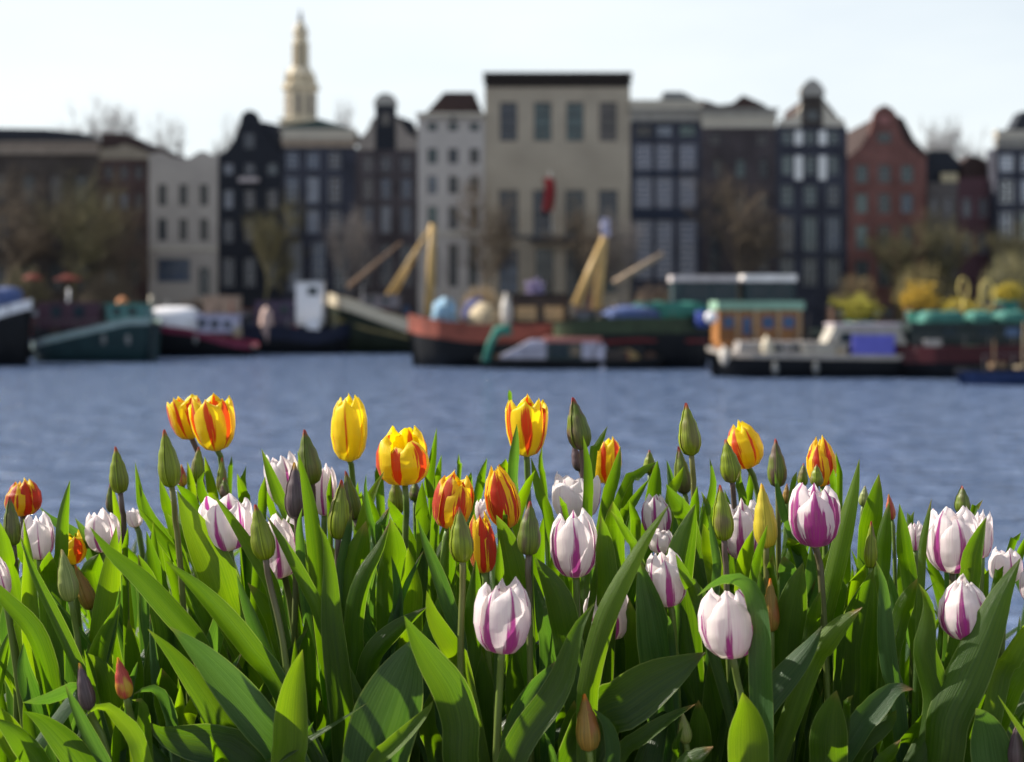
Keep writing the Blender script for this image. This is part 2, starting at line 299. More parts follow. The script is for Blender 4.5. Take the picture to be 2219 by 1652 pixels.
house(770, 905, 325, BPU, 'dark brick house with a black neck gable under a round pale top', [([797, 836, 880], 22, 338, 372, ['brown', 'navy', 'navy'], GREYW, 2, 3), ([797, 836, 880], 22, 386, 432, ['brown', 'blue', 'blue'], GREYW, 2, 3), ([797, 836, 880], 22, 446, 505, ['blue', 'pale', 'blue'], GREYW, 2, 4), ([790, 836, 880], 28, 530, 620, 'navy', GREYW, 2, 4)],
      gable=[([(813, 325), (858, 325), (858, 228), (813, 228)], BBL, .6, -.05, 'gable_neck'), ([(810, 228), (861, 228), (861, 222), (855, 211), (845, 204), (836, 202), (826, 204), (816, 211), (810, 222)], mat('weathered_pale_stone', (.3, .28, .25)), .7, -.1, 'gable_top'),
             ([(775, 325), (812.8, 325), (812.8, 256), (806, 258), (800, 275), (790, 290), (778, 300)], mat('weathered_trim', (.26, .22, .19)), .5, 0, 'gable_scroll'), ([(858.2, 325), (905, 325), (903, 300), (885, 290), (870, 270), (862, 256), (858.2, 256)], MATS['weathered_trim'], .5, 0, 'gable_scroll')],
      roof=([(772, 323), (903, 323), (895, 262), (862, 250), (800, 285)], SLATE), extra=lambda r, Y: boxpx(r, 'attic_window', 826, 846, 245, 272, Y-.12, Y-.053, pane('brown'), Y))
house(905, 1050, 252, PALE2, 'pale narrow house with five rows of three windows and a hipped brown roof', [([937, 982, 1028], 21, 266, 284, 'teal', GREYW, 2, 1), ([937, 982, 1028], 21, 322, 355, ['teal', 'navy', 'brown'], GREYW, 2, 3), ([937, 982, 1028], 21, 382, 420, ['pale', 'navy', 'brown'], GREYW, 2, 3), ([937, 982, 1028], 21, 448, 498, ['green', 'navy', 'brown'], GREYW, 2, 3), ([937, 982, 1025], 20, 530, 622, ['dark', 'navy', 'dark'], GREYW, 2, 5)],
      cornice=(246, 256, CREAM, .3), roof=([(918, 247), (1048, 247), (1027, 198), (962, 198)], TILE), extra=lambda r, Y: (boxpx(r, 'string_course', 905.5, 1049.5, 503, 510, Y-.12, Y+.02, CREAM, Y), boxpx(r, 'hoist_beam', 980, 985, 256, 262, Y-1.6, Y+.2, DARKF, Y)))
def flagx(r, Y):
    pole = MB(); a = Vector((X(1196, Y), Y-.05, Z(505, Y))); b = Vector((X(1190, Y), Y-3.2, Z(380, Y))); pole.tube([a, b], .06, 6); pole.build('flagpole', WHITE, r)
    boxpx(r, 'balcony', 1150, 1330, 519, 526, Y-.9, Y-.003, mat('iron_balcony', (.05, .045, .045)), Y)
house(1050, 1366, 188, SAND, 'wide tall sandstone building with a dark cornice and four big top windows', [([1102, 1176, 1246, 1318], 38, 222, 306, ['navy', 'teal', 'teal', 'brown'], GREYW, 2, 3), ([1102, 1176, 1246, 1318], 42, 412, 512, ['navy', 'navy', 'dark', 'navy'], GREYW, 2, 4), ([1102, 1318], 42, 542, 635, ['blue', 'teal'], GREYW, 2, 3), ([1180, 1246], 40, 538, 655, ['dark', 'dark'], GREYW, 2, 3)],
      cornice=[(160, 173, mat('dark_bronze_cornice', (.028, .022, .02)), .6), (172.5, 189, mat('dark_frieze', (.026, .02, .018)), .15)], extra=lambda r, Y: (flagx(r, Y), boxpx(r, 'string_course', 1050.5, 1365.5, 510, 518, Y-.12, Y+.02, mat('dark_belt', (.09, .085, .085)), Y)))
house(1366, 1520, 262, BN, 'navy brick house with grids of white barred windows right of the sandstone building', [([1395, 1440, 1490], 34, 272, 296, ['brown', 'pale', 'green'], DARKF, 2, 2), ([1395, 1440, 1490], 36, 312, 368, 'blue', GREYW, 4, 5), ([1395, 1440, 1490], 36, 384, 450, 'blue', GREYW, 4, 6), ([1395, 1440, 1490], 36, 478, 604, 'blue', GREYW, 4, 10)],
      cornice=[(219, 237, CREAM, .35), (236.5, 263, mat('grey_frieze', (.27, .25, .22)), .1)], roof=([(1375, 221), (1518, 221), (1500, 207), (1480, 197), (1440, 197), (1435, 219)], mat('grey_lead', (.12, .13, .14), .5)),
      extra=lambda r, Y: [boxpx(r, 'spandrel', 1372, 1514, a, b, Y-.1, Y+.02, mat('navy_spandrel', (.02, .026, .045)), Y) for a, b in ((369, 382), (452, 474))])
house(1520, 1682, 276, BPU, 'brown brick house with a flat cream cornice and few small windows', [([1550, 1652], 26, 290, 315, 'brown', BN, 2, 2), ([1555, 1605, 1655], 20, 345, 385, ['dark', 'green', 'dark'], BN, 2, 3), ([1555, 1605, 1655], 20, 420, 462, 'dark', BN, 2, 3), ([1550, 1605, 1655], 26, 495, 590, ['dark', 'brown', 'navy'], BN, 2, 4)],
      cornice=[(236, 253, MATS['grey_frieze'], .3), (252.5, 277, CREAM, .12)], roof=([(1522, 238), (1672, 238), (1660, 225), (1612, 204), (1590, 222), (1560, 226), (1530, 216)], TILE))
house(1682, 1836, 274, BN, 'brick house with a tall dark neck gable and white shutters beside two middle windows', [([1706, 1756, 1806], 22, 284, 312, 'teal', GREYW, 2, 2), ([1706, 1756, 1806], 22, 338, 378, ['green', 'teal', 'teal'], GREYW, 2, 3), ([1706, 1756, 1806], 26, 402, 446, ['teal', 'teal', 'navy'], GREYW, 2, 3), ([1706, 1756, 1806], 30, 470, 545, ['brown', 'teal', 'blue'], GREYW, 2, 4), ([1706, 1756, 1806], 30, 560, 620, 'dark', GREYW, 2, 3)],
      gable=[([(1737, 274), (1783, 274), (1783, 208), (1737, 208)], BB, .6, -.05, 'gable_neck'), ([(1733, 208), (1787, 208), (1787, 196), (1776, 180), (1760, 170), (1744, 180), (1733, 196)], MATS['weathered_pale_stone'], .7, -.1, 'gable_top'),
             ([(1686, 274), (1736.8, 274), (1736.8, 226), (1731, 243), (1718, 255), (1690, 260)], CREAM, .5, 0, 'gable_scroll'), ([(1783.2, 274), (1832, 274), (1828, 258), (1810, 255), (1792, 235), (1783.2, 215)], CREAM, .5, 0, 'gable_scroll')],
      roof=([(1745, 272), (1834, 272), (1812, 242), (1790, 214), (1780, 208), (1750, 208)], TILE),
      extra=lambda r, Y: ([boxpx(r, 'shutter', a, a+17, b, c, Y-.06, Y-.003, WHITE, Y) for a in (1722, 1774) for b, c in ((284, 314), (338, 390))], boxpx(r, 'attic_window', 1748, 1772, 240, 262, Y-.12, Y-.053, pane('dark'), Y)))
house(1836, 2008, 342, BRED, 'orange red brick house with a bell gable and rounded blue windows', [([1868, 1917, 1966], 26, 358, 396, ['teal', 'dark', 'teal'], GREYW, 2, 3), ([1868, 1917, 1966], 26, 420, 462, ['green', 'dark', 'blue'], GREYW, 2, 3), ([1868, 1917, 1966], 26, 488, 540, ['green', 'brown', 'brown'], GREYW, 2, 3), ([1868, 1917, 1966], 30, 565, 620, 'dark', GREYW, 2, 3)],
      gable=[([(1836, 342), (2008, 342), (1990, 330), (1968, 316), (1955, 296), (1946, 270), (1943, 248), (1934, 236), (1917, 227), (1900, 236), (1893, 248), (1890, 272), (1880, 296), (1866, 318), (1848, 334)], BRED, .5, 0)],
      roof=([(1900, 340), (2020, 340), (1985, 300), (1962, 255), (1930, 240), (1915, 245)], TILE), depth=14,
      extra=lambda r, Y: (boxpx(r, 'attic_window', 1902, 1930, 288, 310, Y-.08, Y-.003, pane('dark'), Y), boxpx(r, 'plaque', 1906, 1926, 252, 268, Y-.08, Y-.003, mat('red_stone', (.3, .13, .12)), Y)))
house(2010, 2075, 395, mat('dark_grey_plaster', (.12, .105, .10), .85), 'low grey house with a dark roof set back beside the red brick house', [([2025, 2055], 16, 430, 465, 'brown', GREYW, 2, 2), ([2025, 2055], 16, 500, 545, 'brown', GREYW, 2, 2)], gable=[([(2040, 395), (2075, 395), (2075, 375), (2040, 375)], mat('yellow_gable', (.45, .38, .24)), .4, -.05, 'dormer')],  # walls in a dark grey plaster colour throughout
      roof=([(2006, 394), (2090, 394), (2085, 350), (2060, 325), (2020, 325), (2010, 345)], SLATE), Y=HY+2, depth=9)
house(2075, 2158, 385, MAR, 'maroon brick house in the side street, before the house at the right edge', [([2095, 2130], 18, 430, 470, 'navy', GREYW, 2, 2), ([2095, 2130], 18, 505, 550, 'dark', GREYW, 2, 2)], roof=([(2075, 384), (2158, 384), (2140, 345), (2110, 335), (2085, 355)], TILE), Y=HY+2, depth=9)
house(2158, 2330, 320, BN, 'navy house with a cream cornice and white banded windows at the right edge', [([2182, 2228, 2280], 30, 335, 372, 'pale', WHITE, 2, 3), ([2182, 2228, 2280], 30, 390, 440, ['dark', 'pale'], WHITE, 2, 3), ([2182, 2228, 2280], 30, 460, 520, ['blue', 'green'], WHITE, 2, 3), ([2182, 2228, 2280], 32, 545, 610, 'dark', GREYW, 2, 3)],
      cornice=[(284, 302, CREAM, .35), (301.5, 321, MATS['grey_frieze'], .12)], roof=([(2165, 286), (2330, 286), (2330, 236), (2219, 240), (2200, 275)], SLATE), depth=2.5)
house(-420, -110, 330, BR, 'brown house beyond the left edge of the view', [([-380, -320, -260, -200, -140], 26, 380, 440, 'brown', GREYW, 2, 3), ([-380, -320, -260, -200, -140], 26, 470, 540, 'brown', GREYW, 2, 3)], cornice=(318, 335, CREAM, .3))
# flag of the sandstone building
fl = empty('flag', P(1190, 380, HY-3.2), 'red flag hanging limp in front of the sandstone building', 'flag')
m = MB(); Yf = HY-3.2
for j in range(13):
    for i in range(9):
        u, v = i/8, j/12; m.v.append((X(1185-8+u*24+math.sin(v*4)*3, Yf), Yf+.35*math.sin(u*9+v*2), Z(386+v*72, Yf)))
for j in range(12):
    for i in range(8): a = j*9+i; m.f.append((a, a+1, a+10, a+9))
m.build('cloth', mat('red_flag_cloth', (.26, .03, .035), .8), fl, smooth=True)

# ---------------------------------------------------------------- bare trees
TW = {}
def tree_meshes(seed, col, cname, mr=.012):
    rnd = random.Random(seed); tr = MB(); cr = MB()
    def grow(p, d, length, rad, lvl):
        n = 4 if lvl < 2 else 3; pts = [p]; q = Vector(p); dd = Vector(d)
        for i in range(n):
            dd = (dd+Vector((rnd.uniform(-1, 1), rnd.uniform(-1, 1), rnd.uniform(-.3, .8)))*.16).normalized(); q = q+dd*length/n; pts.append(q.copy())
        rr = [rad*(1-.45*i/n) for i in range(n+1)]
        (tr if lvl == 0 else cr).tube(pts, rr, 8 if lvl == 0 else (5 if lvl < 3 else 3), cap=False)
        if lvl >= 5: return
        k = (6, 5, 5, 4, 4)[lvl]
        for i in range(k):
            f = rnd.uniform(.35 if lvl else .45, 1.0); s = f*n; a = int(min(s, n-1)); bp = pts[a].lerp(pts[a+1], s-a)
            ax = Vector((rnd.uniform(-1, 1), rnd.uniform(-1, 1), rnd.uniform(-.35, .25))).normalized()
            nd = (dd*rnd.uniform(.4, .9)+ax*rnd.uniform(.8, 1.1)+Vector((0, 0, .18))).normalized()
            grow(bp, nd, length*rnd.uniform(.55, .82), max(mr, rad*.47), lvl+1)
    grow(Vector((0, 0, 0)), Vector((0, 0, 1)), 5.0, .26, 0)
    m_ = mat(cname, col, .9, .3, 1.5)
    a = tr.build('trunk', m_, None, True); b = cr.build('crown', m_, None, True)
    for o in (a, b): sc.collection.objects.unlink(o)
    zt = max(v[2] for v in cr.v); xr = (max(v[0] for v in cr.v)-min(v[0] for v in cr.v))
    return a.data, b.data, zt, xr
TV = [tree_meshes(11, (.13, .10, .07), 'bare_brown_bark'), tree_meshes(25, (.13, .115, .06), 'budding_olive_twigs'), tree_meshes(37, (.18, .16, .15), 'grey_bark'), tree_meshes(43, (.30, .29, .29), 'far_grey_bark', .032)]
def tree(x, ytop, wpx, Y, var, label, cat='tree', group='bare trees along the far quay', zb=1.4):
    a, b, zt, xr = TV[var]; r = empty('bare_tree', (X(x, Y), Y, zb), label, cat, group)
    sz = (Z(ytop, Y)-zb)/zt; sx = 1.15*wpx/FPX*Y/xr
    for nm, me in (('trunk', a), ('crown', b)):
        o = bpy.data.objects.new(nm, me); sc.collection.objects.link(o); o.parent = r; o.scale = (sx, sx, sz)
    r.rotation_euler[2] = (x*1.7) % 6.28
for q in [(20, 330, 330, 121, 0, 'bare brown tree before the slate roofed house at the far left'), (150, 350, 240, 122, 1, 'olive budding bare tree before the dark brown house on the left'),
          (262, 400, 150, 121, 0, 'bare brown tree left of the pale grey house'), (572, 385, 150, 122, 1, 'olive budding tree before the black bell gabled house'),
          (760, 420, 120, 122, 2, 'thin bare tree between the wide cornice house and the black neck gable house'), (1050, 330, 170, 121, 0, 'bare tree at the left corner of the sandstone building'),
          (1275, 400, 190, 122, 0, 'tall bare tree spreading before the sandstone building'), (1345, 430, 110, 120, 2, 'slim bare tree at the right corner of the sandstone building'), (1600, 320, 220, 122, 0, 'bare brown tree before the brown brick house'),
          (1935, 440, 190, 121, 1, 'olive budding tree before the orange red house'), (2080, 430, 150, 122, 1, 'olive budding tree before the maroon side street house'), (2190, 430, 150, 121, 1, 'olive budding tree at the right edge')]:
    tree(*q)
for q in [(180, 209, 187, 152, 3, 'grey bare tree top showing above the roofs at the far left'), (235, 229, 112, 155, 3, 'grey bare tree top above the tan gabled house'), (335, 242, 112, 152, 3, 'small grey bare tree top above the pale grey house'),
          (490, 244, 87, 156, 3, 'faint bare tree top left of the black bell gable'), (755, 209, 75, 160, 3, 'faint bare tree top right of the church tower'), (2020, 244, 150, 152, 3, 'bare tree top behind the orange red house'), (2110, 264, 137, 154, 3, 'grey bare tree top above the side street houses')]:
    tree(*q, group='bare trees behind the houses')

def twig_bush(x0, x1, ytop, Y, c, cname, label, seed):
    r_ = random.Random(seed); A, B_ = X(x0, Y), X(x1, Y); zt = Z(ytop, Y); e = empty('bare_bush', ((A+B_)/2, Y, 1.4), label, 'bush', 'brown bushes along the far quay'); m = MB()
    for i in range(420):
        x = r_.uniform(A, B_); k = 1-abs((x-(A+B_)/2)/((B_-A)/2))**3; h = (zt-1.4)*r_.uniform(.45, 1)*(.55+.45*k); y = Y+r_.uniform(-.6, .6)
        m.tube([(x*.85+(A+B_)/2*.15, y, 1.4), (x+r_.uniform(-.2, .2), y, 1.4+h*.5), (x+r_.uniform(-.5, .5), y+r_.uniform(-.3, .3), 1.4+h)], [.03, .025, .015], 3, False)
    m.build('twigs', mat(cname, c, .9, .3, 1), e)
for a in [(1000, 1085, 615, 118.6, (.30, .22, .13), 'tan_twigs', 'tan bare bush at the left foot of the sandstone building', 1), (1370, 1465, 610, 118.8, (.28, .20, .14), 'pinkish_tan_twigs', 'pinkish tan bare bush before the barred window house', 2),
          (380, 470, 640, 118.6, (.26, .18, .12), 'tan_brown_twigs', 'brown bare bush before the pale grey house', 3), (1800, 1900, 590, 118.7, (.30, .22, .11), 'golden_twigs', 'golden brown bush left of the orange red house tree', 4),
          (1930, 2060, 560, 119, (.22, .18, .08), 'olive_twigs', 'wide olive bush before the orange red house', 5), (2120, 2260, 540, 119, (.22, .20, .10), 'grey_olive_twigs', 'wide olive bush at the right edge', 6), (0, 110, 570, 119, (.16, .14, .08), 'dull_olive_twigs', 'dull olive bush at the far left', 7), (170, 300, 580, 119, (.16, .13, .09), 'dull_brown_twigs', 'dull brown bush before the tan gabled house', 8)]:
    twig_bush(*a)
def awning(x0, x1, y, c, label):
    Y = 118.0; e = empty('parasol', (X((x0+x1)/2, Y), Y, 1.4), label, 'parasol', 'red parasols on the far quay'); xc = X((x0+x1)/2, Y); hw = (x1-x0)/2/FPX*Y
    m = MB(); m.lathe((xc, Y), [(hw, Z(y+12, Y)), (hw*.97, Z(y+8, Y)), (hw*.3, Z(y, Y))], 12); m.build('canopy', mat('orange_red_canvas', c, .8), e)
    m = MB(); m.tube([(xc, Y, 1.4), (xc, Y, Z(y+8, Y))], .04, 6); m.build('pole', MATS['bare_brown_bark'], e)
awning(52, 92, 594, (.26, .07, .05), 'orange red parasol at the far left quay, left one'); awning(118, 178, 596, (.28, .08, .06), 'wide orange red parasol at the far left quay, right one')
# ---------------------------------------------------------------- boats moored along the far quay
def lerp_pts(pts, s):
    for (a, b), (c, d) in zip(pts, pts[1:]):
        if s <= c: return b+(d-b)*(s-a)/(c-a)
    return pts[-1][1]
BLK = mat('black_hull', (.004, .005, .007), .6, .3, 1, spec=.25); NAVY = mat('navy_hull', (.008, .012, .03), .6, .2, 1); TEALH = mat('teal_hull', (.012, .034, .038), .6, .2, 1)
REDH = mat('red_lead_hull', (.22, .060, .040), .6, .4, .8); GRNH = mat('green_hull', (.035, .07, .035), .5, .3, 1); CREAMB = mat('cream_boat_paint', (.55, .48, .36), .5, .06); MAROON = mat('maroon_boat_paint', (.05, .008, .012), .4, .2)
PURP = mat('purple_boat_band', (.06, .03, .10), .4); DECK = mat('grey_deck', (.16, .15, .14), .7, .3, 2); WWH = mat('white_boat_paint', (.75, .74, .76), .35, .05); OAK = mat('varnished_oak', (.34, .15, .05), .4, .25, 2, stretch=(1, 1, .2))
SPAR = mat('golden_spar_wood', (.50, .33, .13), .45, .15, 2); TGRN = mat('pale_green_roof', (.26, .42, .31), .6, .1); TTEAL = mat('teal_canvas', (.035, .17, .13), .8, .15); TBLUE = mat('blue_canvas', (.07, .10, .22), .8, .15); VIOL = mat('violet_canvas', (.13, .13, .48), .8, .12)
PINKR = mat('faded_red_roof', (.45, .18, .15), .7, .1); TANW = mat('tan_wood_panel', (.50, .33, .17), .7, .15); GLASS = mat('boat_glass', (.02, .035, .045), .08, .1)
def boat(x0, x1, ywl, beam, tops, low, band, bandpx, bow, label, name='barge', cat='barge', deck=DECK):
    Y = CAMZ*FPX/(ywl-HORY); Yc = Y+beam/2; N = 20; XA, XB = X(x0, Y), X(x1, Y); Lh = XB-XA
    r = empty(name, ((XA+XB)/2, Yc, 0), label, cat, 'boats moored along the far quay'); lo = MB(); up = MB(); dk = MB(); rows = []
    for i in range(N+1):
        s = i/N; t = s if bow == 'L' else 1-s
        if t < .22: b = (t/.22)**.55
        elif t > .9: b = 1-.35*((t-.9)/.1)**2
        else: b = 1
        b = max(b, .03)*beam/2; x = XA+Lh*s; xb = (XA+XB)/2+(x-(XA+XB)/2)*(.93 if t < .5 else .97)
        zt = Z(lerp_pts(tops, s), Y); zb = zt-bandpx/FPX*Y; rows.append((x, xb, b, zt, zb))
    def strip(m, f, k):
        n0 = len(m.v)
        for q in rows: m.v += f(q)
        for i in range(N):
            for j in range(k-1): a = n0+i*k+j; m.f.append((a, a+k, a+k+1, a+1))
    xm = lambda q, g: q[1]+(q[0]-q[1])*g
    strip(lo, lambda q: [(xm(q, 1), Yc-q[2], q[4]), (xm(q, .5), Yc-q[2]*.96, q[4]*.45), (q[1], Yc-q[2]*.85, -.15), (q[1], Yc, -.9), (q[1], Yc+q[2]*.85, -.15), (xm(q, .5), Yc+q[2]*.96, q[4]*.45), (xm(q, 1), Yc+q[2], q[4])], 7)
    a = len(lo.v); lo.f.append(tuple(range(6, -1, -1))); lo.f.append(tuple(range(a-7, a)))
    lo.build('hull', low, r, True)
    def rim(q):
        o, t_ = q[2]+.03, max(q[2]-.12, .005); return [(q[0], Yc-q[2]+.1 if q[2] > .12 else Yc, q[4]-.002), (q[0], Yc-o, q[4]), (q[0], Yc-o, q[3]), (q[0], Yc-t_, q[3]), (q[0], Yc-t_, q[3]-.3)]
    strip(up, rim, 5); strip(up, lambda q: [(p[0], 2*Yc-p[1], p[2]) for p in reversed(rim(q))], 5)
    up.build('gunwale', band, r)
    strip(dk, lambda q: [(q[0], Yc-max(q[2]-.1, .004), q[3]-.32), (q[0], Yc+max(q[2]-.1, .004), q[3]-.32)], 2); dk.build('deck', deck, r)
    return r, Y
def cabin(r, Y, x0, x1, y0, y1, m_, wins=(), off=.7, depth=2.6, roof=None, name='cabin', slope=0.0):
    Ya = Y+off; c = MB(); A, B_, z0, z1 = X(x0, Y), X(x1, Y), Z(y1, Y), Z(y0, Y); s = slope*(z1-z0)
    c.prism([(A, z0), (B_, z0), (B_-s, z1), (A+s, z1)], Ya, Ya+depth); cb = c.build(name, m_, r)
    for (a, b, c0, c1, pm) in wins:
        m = MB(); m.box(X(a, Y), X(b, Y), Ya-.04, Ya+.01, Z(c1, Y), Z(c0, Y)); m.build('window', pm, cb)
    if roof:
        m = MB(); m.box(A+s-.12, B_-s+.12, Ya-.15, Ya+depth+.15, z1, z1+roof[1]); m.build('roof', roof[0], r)
    return cb
def spar(r, Y, a, b, rad, m_, name='spar', yo=1.6):
    m = MB(); m.tube([P2(a, Y, yo), P2(b, Y, yo)], [rad, rad*.7], 8); return m.build(name, m_, r, True)
def P2(p, Y, yo): return Vector((X(p[0], Y), Y+yo, Z(p[1], Y)))
def mound(r, Y, x0, x1, y0, y1, m_, name='cover', dy=1.1, off=1.6, seed=0, wob=.25, box=1.0):
    m = MB(); cx = (X(x0, Y)+X(x1, Y))/2; m.ball(((X(x0, Y)+X(x1, Y))/2, Y+off, Z(y1, Y)), (X(x1, Y)-X(x0, Y))/2, dy, Z(y0, Y)-Z(y1, Y), 12, 24, seed, wob)
    if box != 1:
        w_ = (X(x1, Y)-X(x0, Y))/2; h_ = Z(y0, Y)-Z(y1, Y); zc = Z(y1, Y); f = lambda t: math.copysign(min(abs(t), 1.3)**box, t)
        m.v = [(cx+f((v[0]-cx)/w_)*w_, Y+off+f((v[1]-Y-off)/dy)*dy, zc+f((v[2]-zc)/h_)*h_) for v in m.v]
    return m.build(name, m_, r, True)
# 1 far left bow
r, Y = boat(-190, 44, 795, 4.2, [(0, 690), (.6, 685), (1, 648)], BLK, WWH, 22, 'R', 'dark boat with a white rimmed bow cut by the left edge'); mound(r, Y, -40, 24, 622, 655, TBLUE, 'tarpaulin', seed=3, box=.6)
cabin(r, Y, -150, -30, 630, 690, BLK)
# 2 teal barge
r, Y = boat(44, 318, 786, 4.6, [(0, 745), (.25, 728), (.6, 706), (.85, 690), (1, 690)], TEALH, mat('weathered_teal_rail', (.26, .34, .33), .5), 14, 'L', 'long teal barge with a pale rail and dark deckhouse at the left')
cabin(r, Y, 70, 205, 655, 712, mat('dark_maroon_cabin', (.06, .03, .045), .6), [(100, 122, 664, 688, GLASS), (150, 172, 664, 688, GLASS)], 1.0); cabin(r, Y, 222, 300, 662, 698, mat('teal_cabin', (.08, .2, .2), .5), [(235, 252, 668, 684, GLASS), (268, 288, 668, 684, GLASS)], 1.0, roof=(TTEAL, .12))
mound(r, Y, 40, 60, 655, 715, mat('bright_red_paint', (.5, .04, .03), .5), 'funnel', .4, .6); mound(r, Y, 20, 58, 700, 742, mat('pale_blue_cover', (.35, .4, .55), .7), 'tarpaulin', .8, .6, 4)
spar(r, Y, (128, 700), (133, 625), .09, WWH, 'mast'); mound(r, Y, 235, 262, 645, 660, mat('orange_cover', (.5, .2, .08)), 'deck_bundle', .5, 1.8, 2)
# 3 white cabin barge
r, Y = boat(205, 540, 774, 4.8, [(0, 715), (.3, 700), (.6, 712), (.85, 735), (1, 745)], BLK, mat('wine_red_rail', (.16, .02, .05), .45), 14, 'L', 'black barge with a wine red rail and long white domed cabin')
c = MB(); pr = []
for i in range(13):
    a = math.pi*i/12; pr.append((X(352, Y)-math.cos(a)*(X(352, Y)-X(312, Y)), 0))
mound(r, Y, 308, 425, 664, 712, WWH, 'domed_cabin', 1.7, 1.9, 1, .08, .6); cabin(r, Y, 400, 502, 684, 722, mat('pale_violet_cabin', (.42, .42, .56), .5), [(425, 440, 692, 708, GLASS), (452, 468, 694, 710, GLASS), (480, 494, 696, 711, GLASS)], .9, roof=(mat('violet_grey_roof', (.3, .3, .42)), .1))
spar(r, Y, (322, 700), (324, 640), .16, CREAMB, 'stem_post', .5); mound(r, Y, 305, 325, 690, 722, PURP, 'fender', .4, .2)
cabin(r, Y, 420, 500, 640, 684, mat('tan_deck_goods', (.26, .19, .14), .9), (), 3.2, 1.0, name='deck_crates')
# 4 navy barge
r, Y = boat(498, 752, 768, 5.0, [(0, 706), (.4, 706), (.75, 716), (1, 700)], BLK, NAVY, 30, 'R', 'navy blue barge with a tall white wheelhouse')
cabin(r, Y, 636, 692, 612, 706, WWH, [(662, 684, 622, 640, GLASS)], 1.2, 2.0, roof=(mat('grey_roof_paint', (.45, .45, .46)), .1), name='wheelhouse'); cabin(r, Y, 664, 690, 690, 722, WWH, (), .1, .7, name='locker')
cabin(r, Y, 545, 632, 652, 706, mat('plum_cabin', (.06, .045, .08), .6), [(560, 580, 662, 680, GLASS), (600, 620, 662, 680, GLASS)], 1.4); mound(r, Y, 560, 590, 665, 712, mat('pale_pink_cover', (.45, .32, .28)), 'tarpaulin', .6, .5, 7)
# 5 old sailing ship, cream stern
r, Y = boat(704, 900, 766, 4.6, [(0, 634), (.3, 650), (.6, 672), (1, 700)], mat('dark_green_tarred_hull', (.012, .018, .010), .6, .4, 1), CREAMB, 26, 'L', 'old dark sailing ship with a thick cream rail and golden mast', 'sailing_ship', 'sailing ship')
m = MB(); m.tube([P2((720, 690), Y, .35), P2((800, 715), Y, .05), P2((900, 735), Y, .05)], .14, 6); m.build('rubbing_strake', mat('olive_gold_strake', (.22, .18, .08)), r)
spar(r, Y, (926, 690), (934, 482), .42, SPAR, 'mast', 2.2); spar(r, Y, (832, 645), (930, 490), .2, SPAR, 'boom', 2.2); spar(r, Y, (850, 640), (912, 520), .14, SPAR, 'gaff', 2.6); spar(r, Y, (748, 622), (866, 522), .16, mat('brown_spar', (.22, .14, .09)), 'bowsprit', 2.0)
cabin(r, Y, 775, 860, 640, 668, mat('grey_violet_cabin', (.2, .18, .2)), [(790, 805, 645, 656, GLASS), (825, 840, 647, 658, GLASS)], 1.6, roof=(DECK, .08))
# 6 red lead barge
r, Y = boat(878, 1235, 797, 5.0, [(0, 680), (.1, 688), (.4, 703), (1, 703)], BLK, REDH, 40, 'L', 'big black barge with an orange red bow band and blue tarpaulin', 'barge')
mound(r, Y, 932, 990, 650, 697, mat('light_blue_tarpaulin', (.20, .33, .44), .4, .4, 3), 'tarpaulin', 1.0, 1.4, 5, .4, .8); mound(r, Y, 1010, 1088, 655, 705, mat('tan_tarpaulin', (.42, .34, .22), .7), 'tarpaulin', 1.2, 1.8, 6, .12); mound(r, Y, 1000, 1060, 645, 680, mat('navy_tarpaulin', (.05, .06, .16), .7), 'tarpaulin', .8, 3.0, 8)
cabin(r, Y, 1095, 1235, 640, 712, mat('dark_brown_cabin', (.05, .035, .03), .6), [(1118, 1163, 664, 696, TANW), (1180, 1222, 664, 696, TANW)], 1.2, roof=(BLK, .12)); mound(r, Y, 1085, 1110, 638, 680, mat('grey_fender', (.45, .42, .38)), 'fender', .4, .6)
# 7 small launch
r, Y = boat(1032, 1440, 801, 2.6, [(0, 772), (.1, 778), (.8, 780), (1, 772)], BLK, BLK, 8, 'L', 'low black launch with a pale cabin, faded red roof and teal awning frame', 'launch', 'launch'); r.location.y
m = MB(); m.tube([P2((1052, 785), Y, .5), P2((1062, 745), Y, .5), P2((1078, 718), Y, .5), P2((1108, 714), Y, .5)], [.22, .2, .3, .35], 8); m.build('awning_frame', TTEAL, r, True)
m = MB(); m.prism([(X(1085, Y), Z(780, Y)), (X(1184, Y), Z(780, Y)), (X(1184, Y), Z(738, Y)), (X(1150, Y), Z(738, Y)), (X(1120, Y), Z(755, Y)), (X(1085, Y), Z(772, Y))], Y+.4, Y+2.2); m.build('cabin', mat('pale_lilac_cabin', (.42, .41, .50), .5), r)
cb = cabin(r, Y, 1184.5, 1300, 742, 780, mat('dark_teal_cabin', (.03, .05, .055), .5), [(1196, 1228, 750, 772, GLASS), (1236, 1258, 750, 772, mat('tan_glass', (.2, .15, .1), .2)), (1262, 1296, 742, 780, mat('pale_lilac_cabin', (.42, .41, .50)))], .4, 1.8, roof=(PINKR, .28), name='saloon')
mound(r, Y, 1315, 1395, 752, 782, mat('tan_gold_cover', (.38, .27, .12), .7), 'tarpaulin', .8, 1.2, 9, .1); mound(r, Y, 1392, 1432, 756, 784, mat('brown_cover', (.09, .05, .035)), 'tarpaulin', .7, 1.2, 10, .1); mound(r, Y, 1290, 1320, 745, 784, mat('pale_lilac_cabin', (.42, .41, .50)), 'locker', .5, .5, 11, .1)
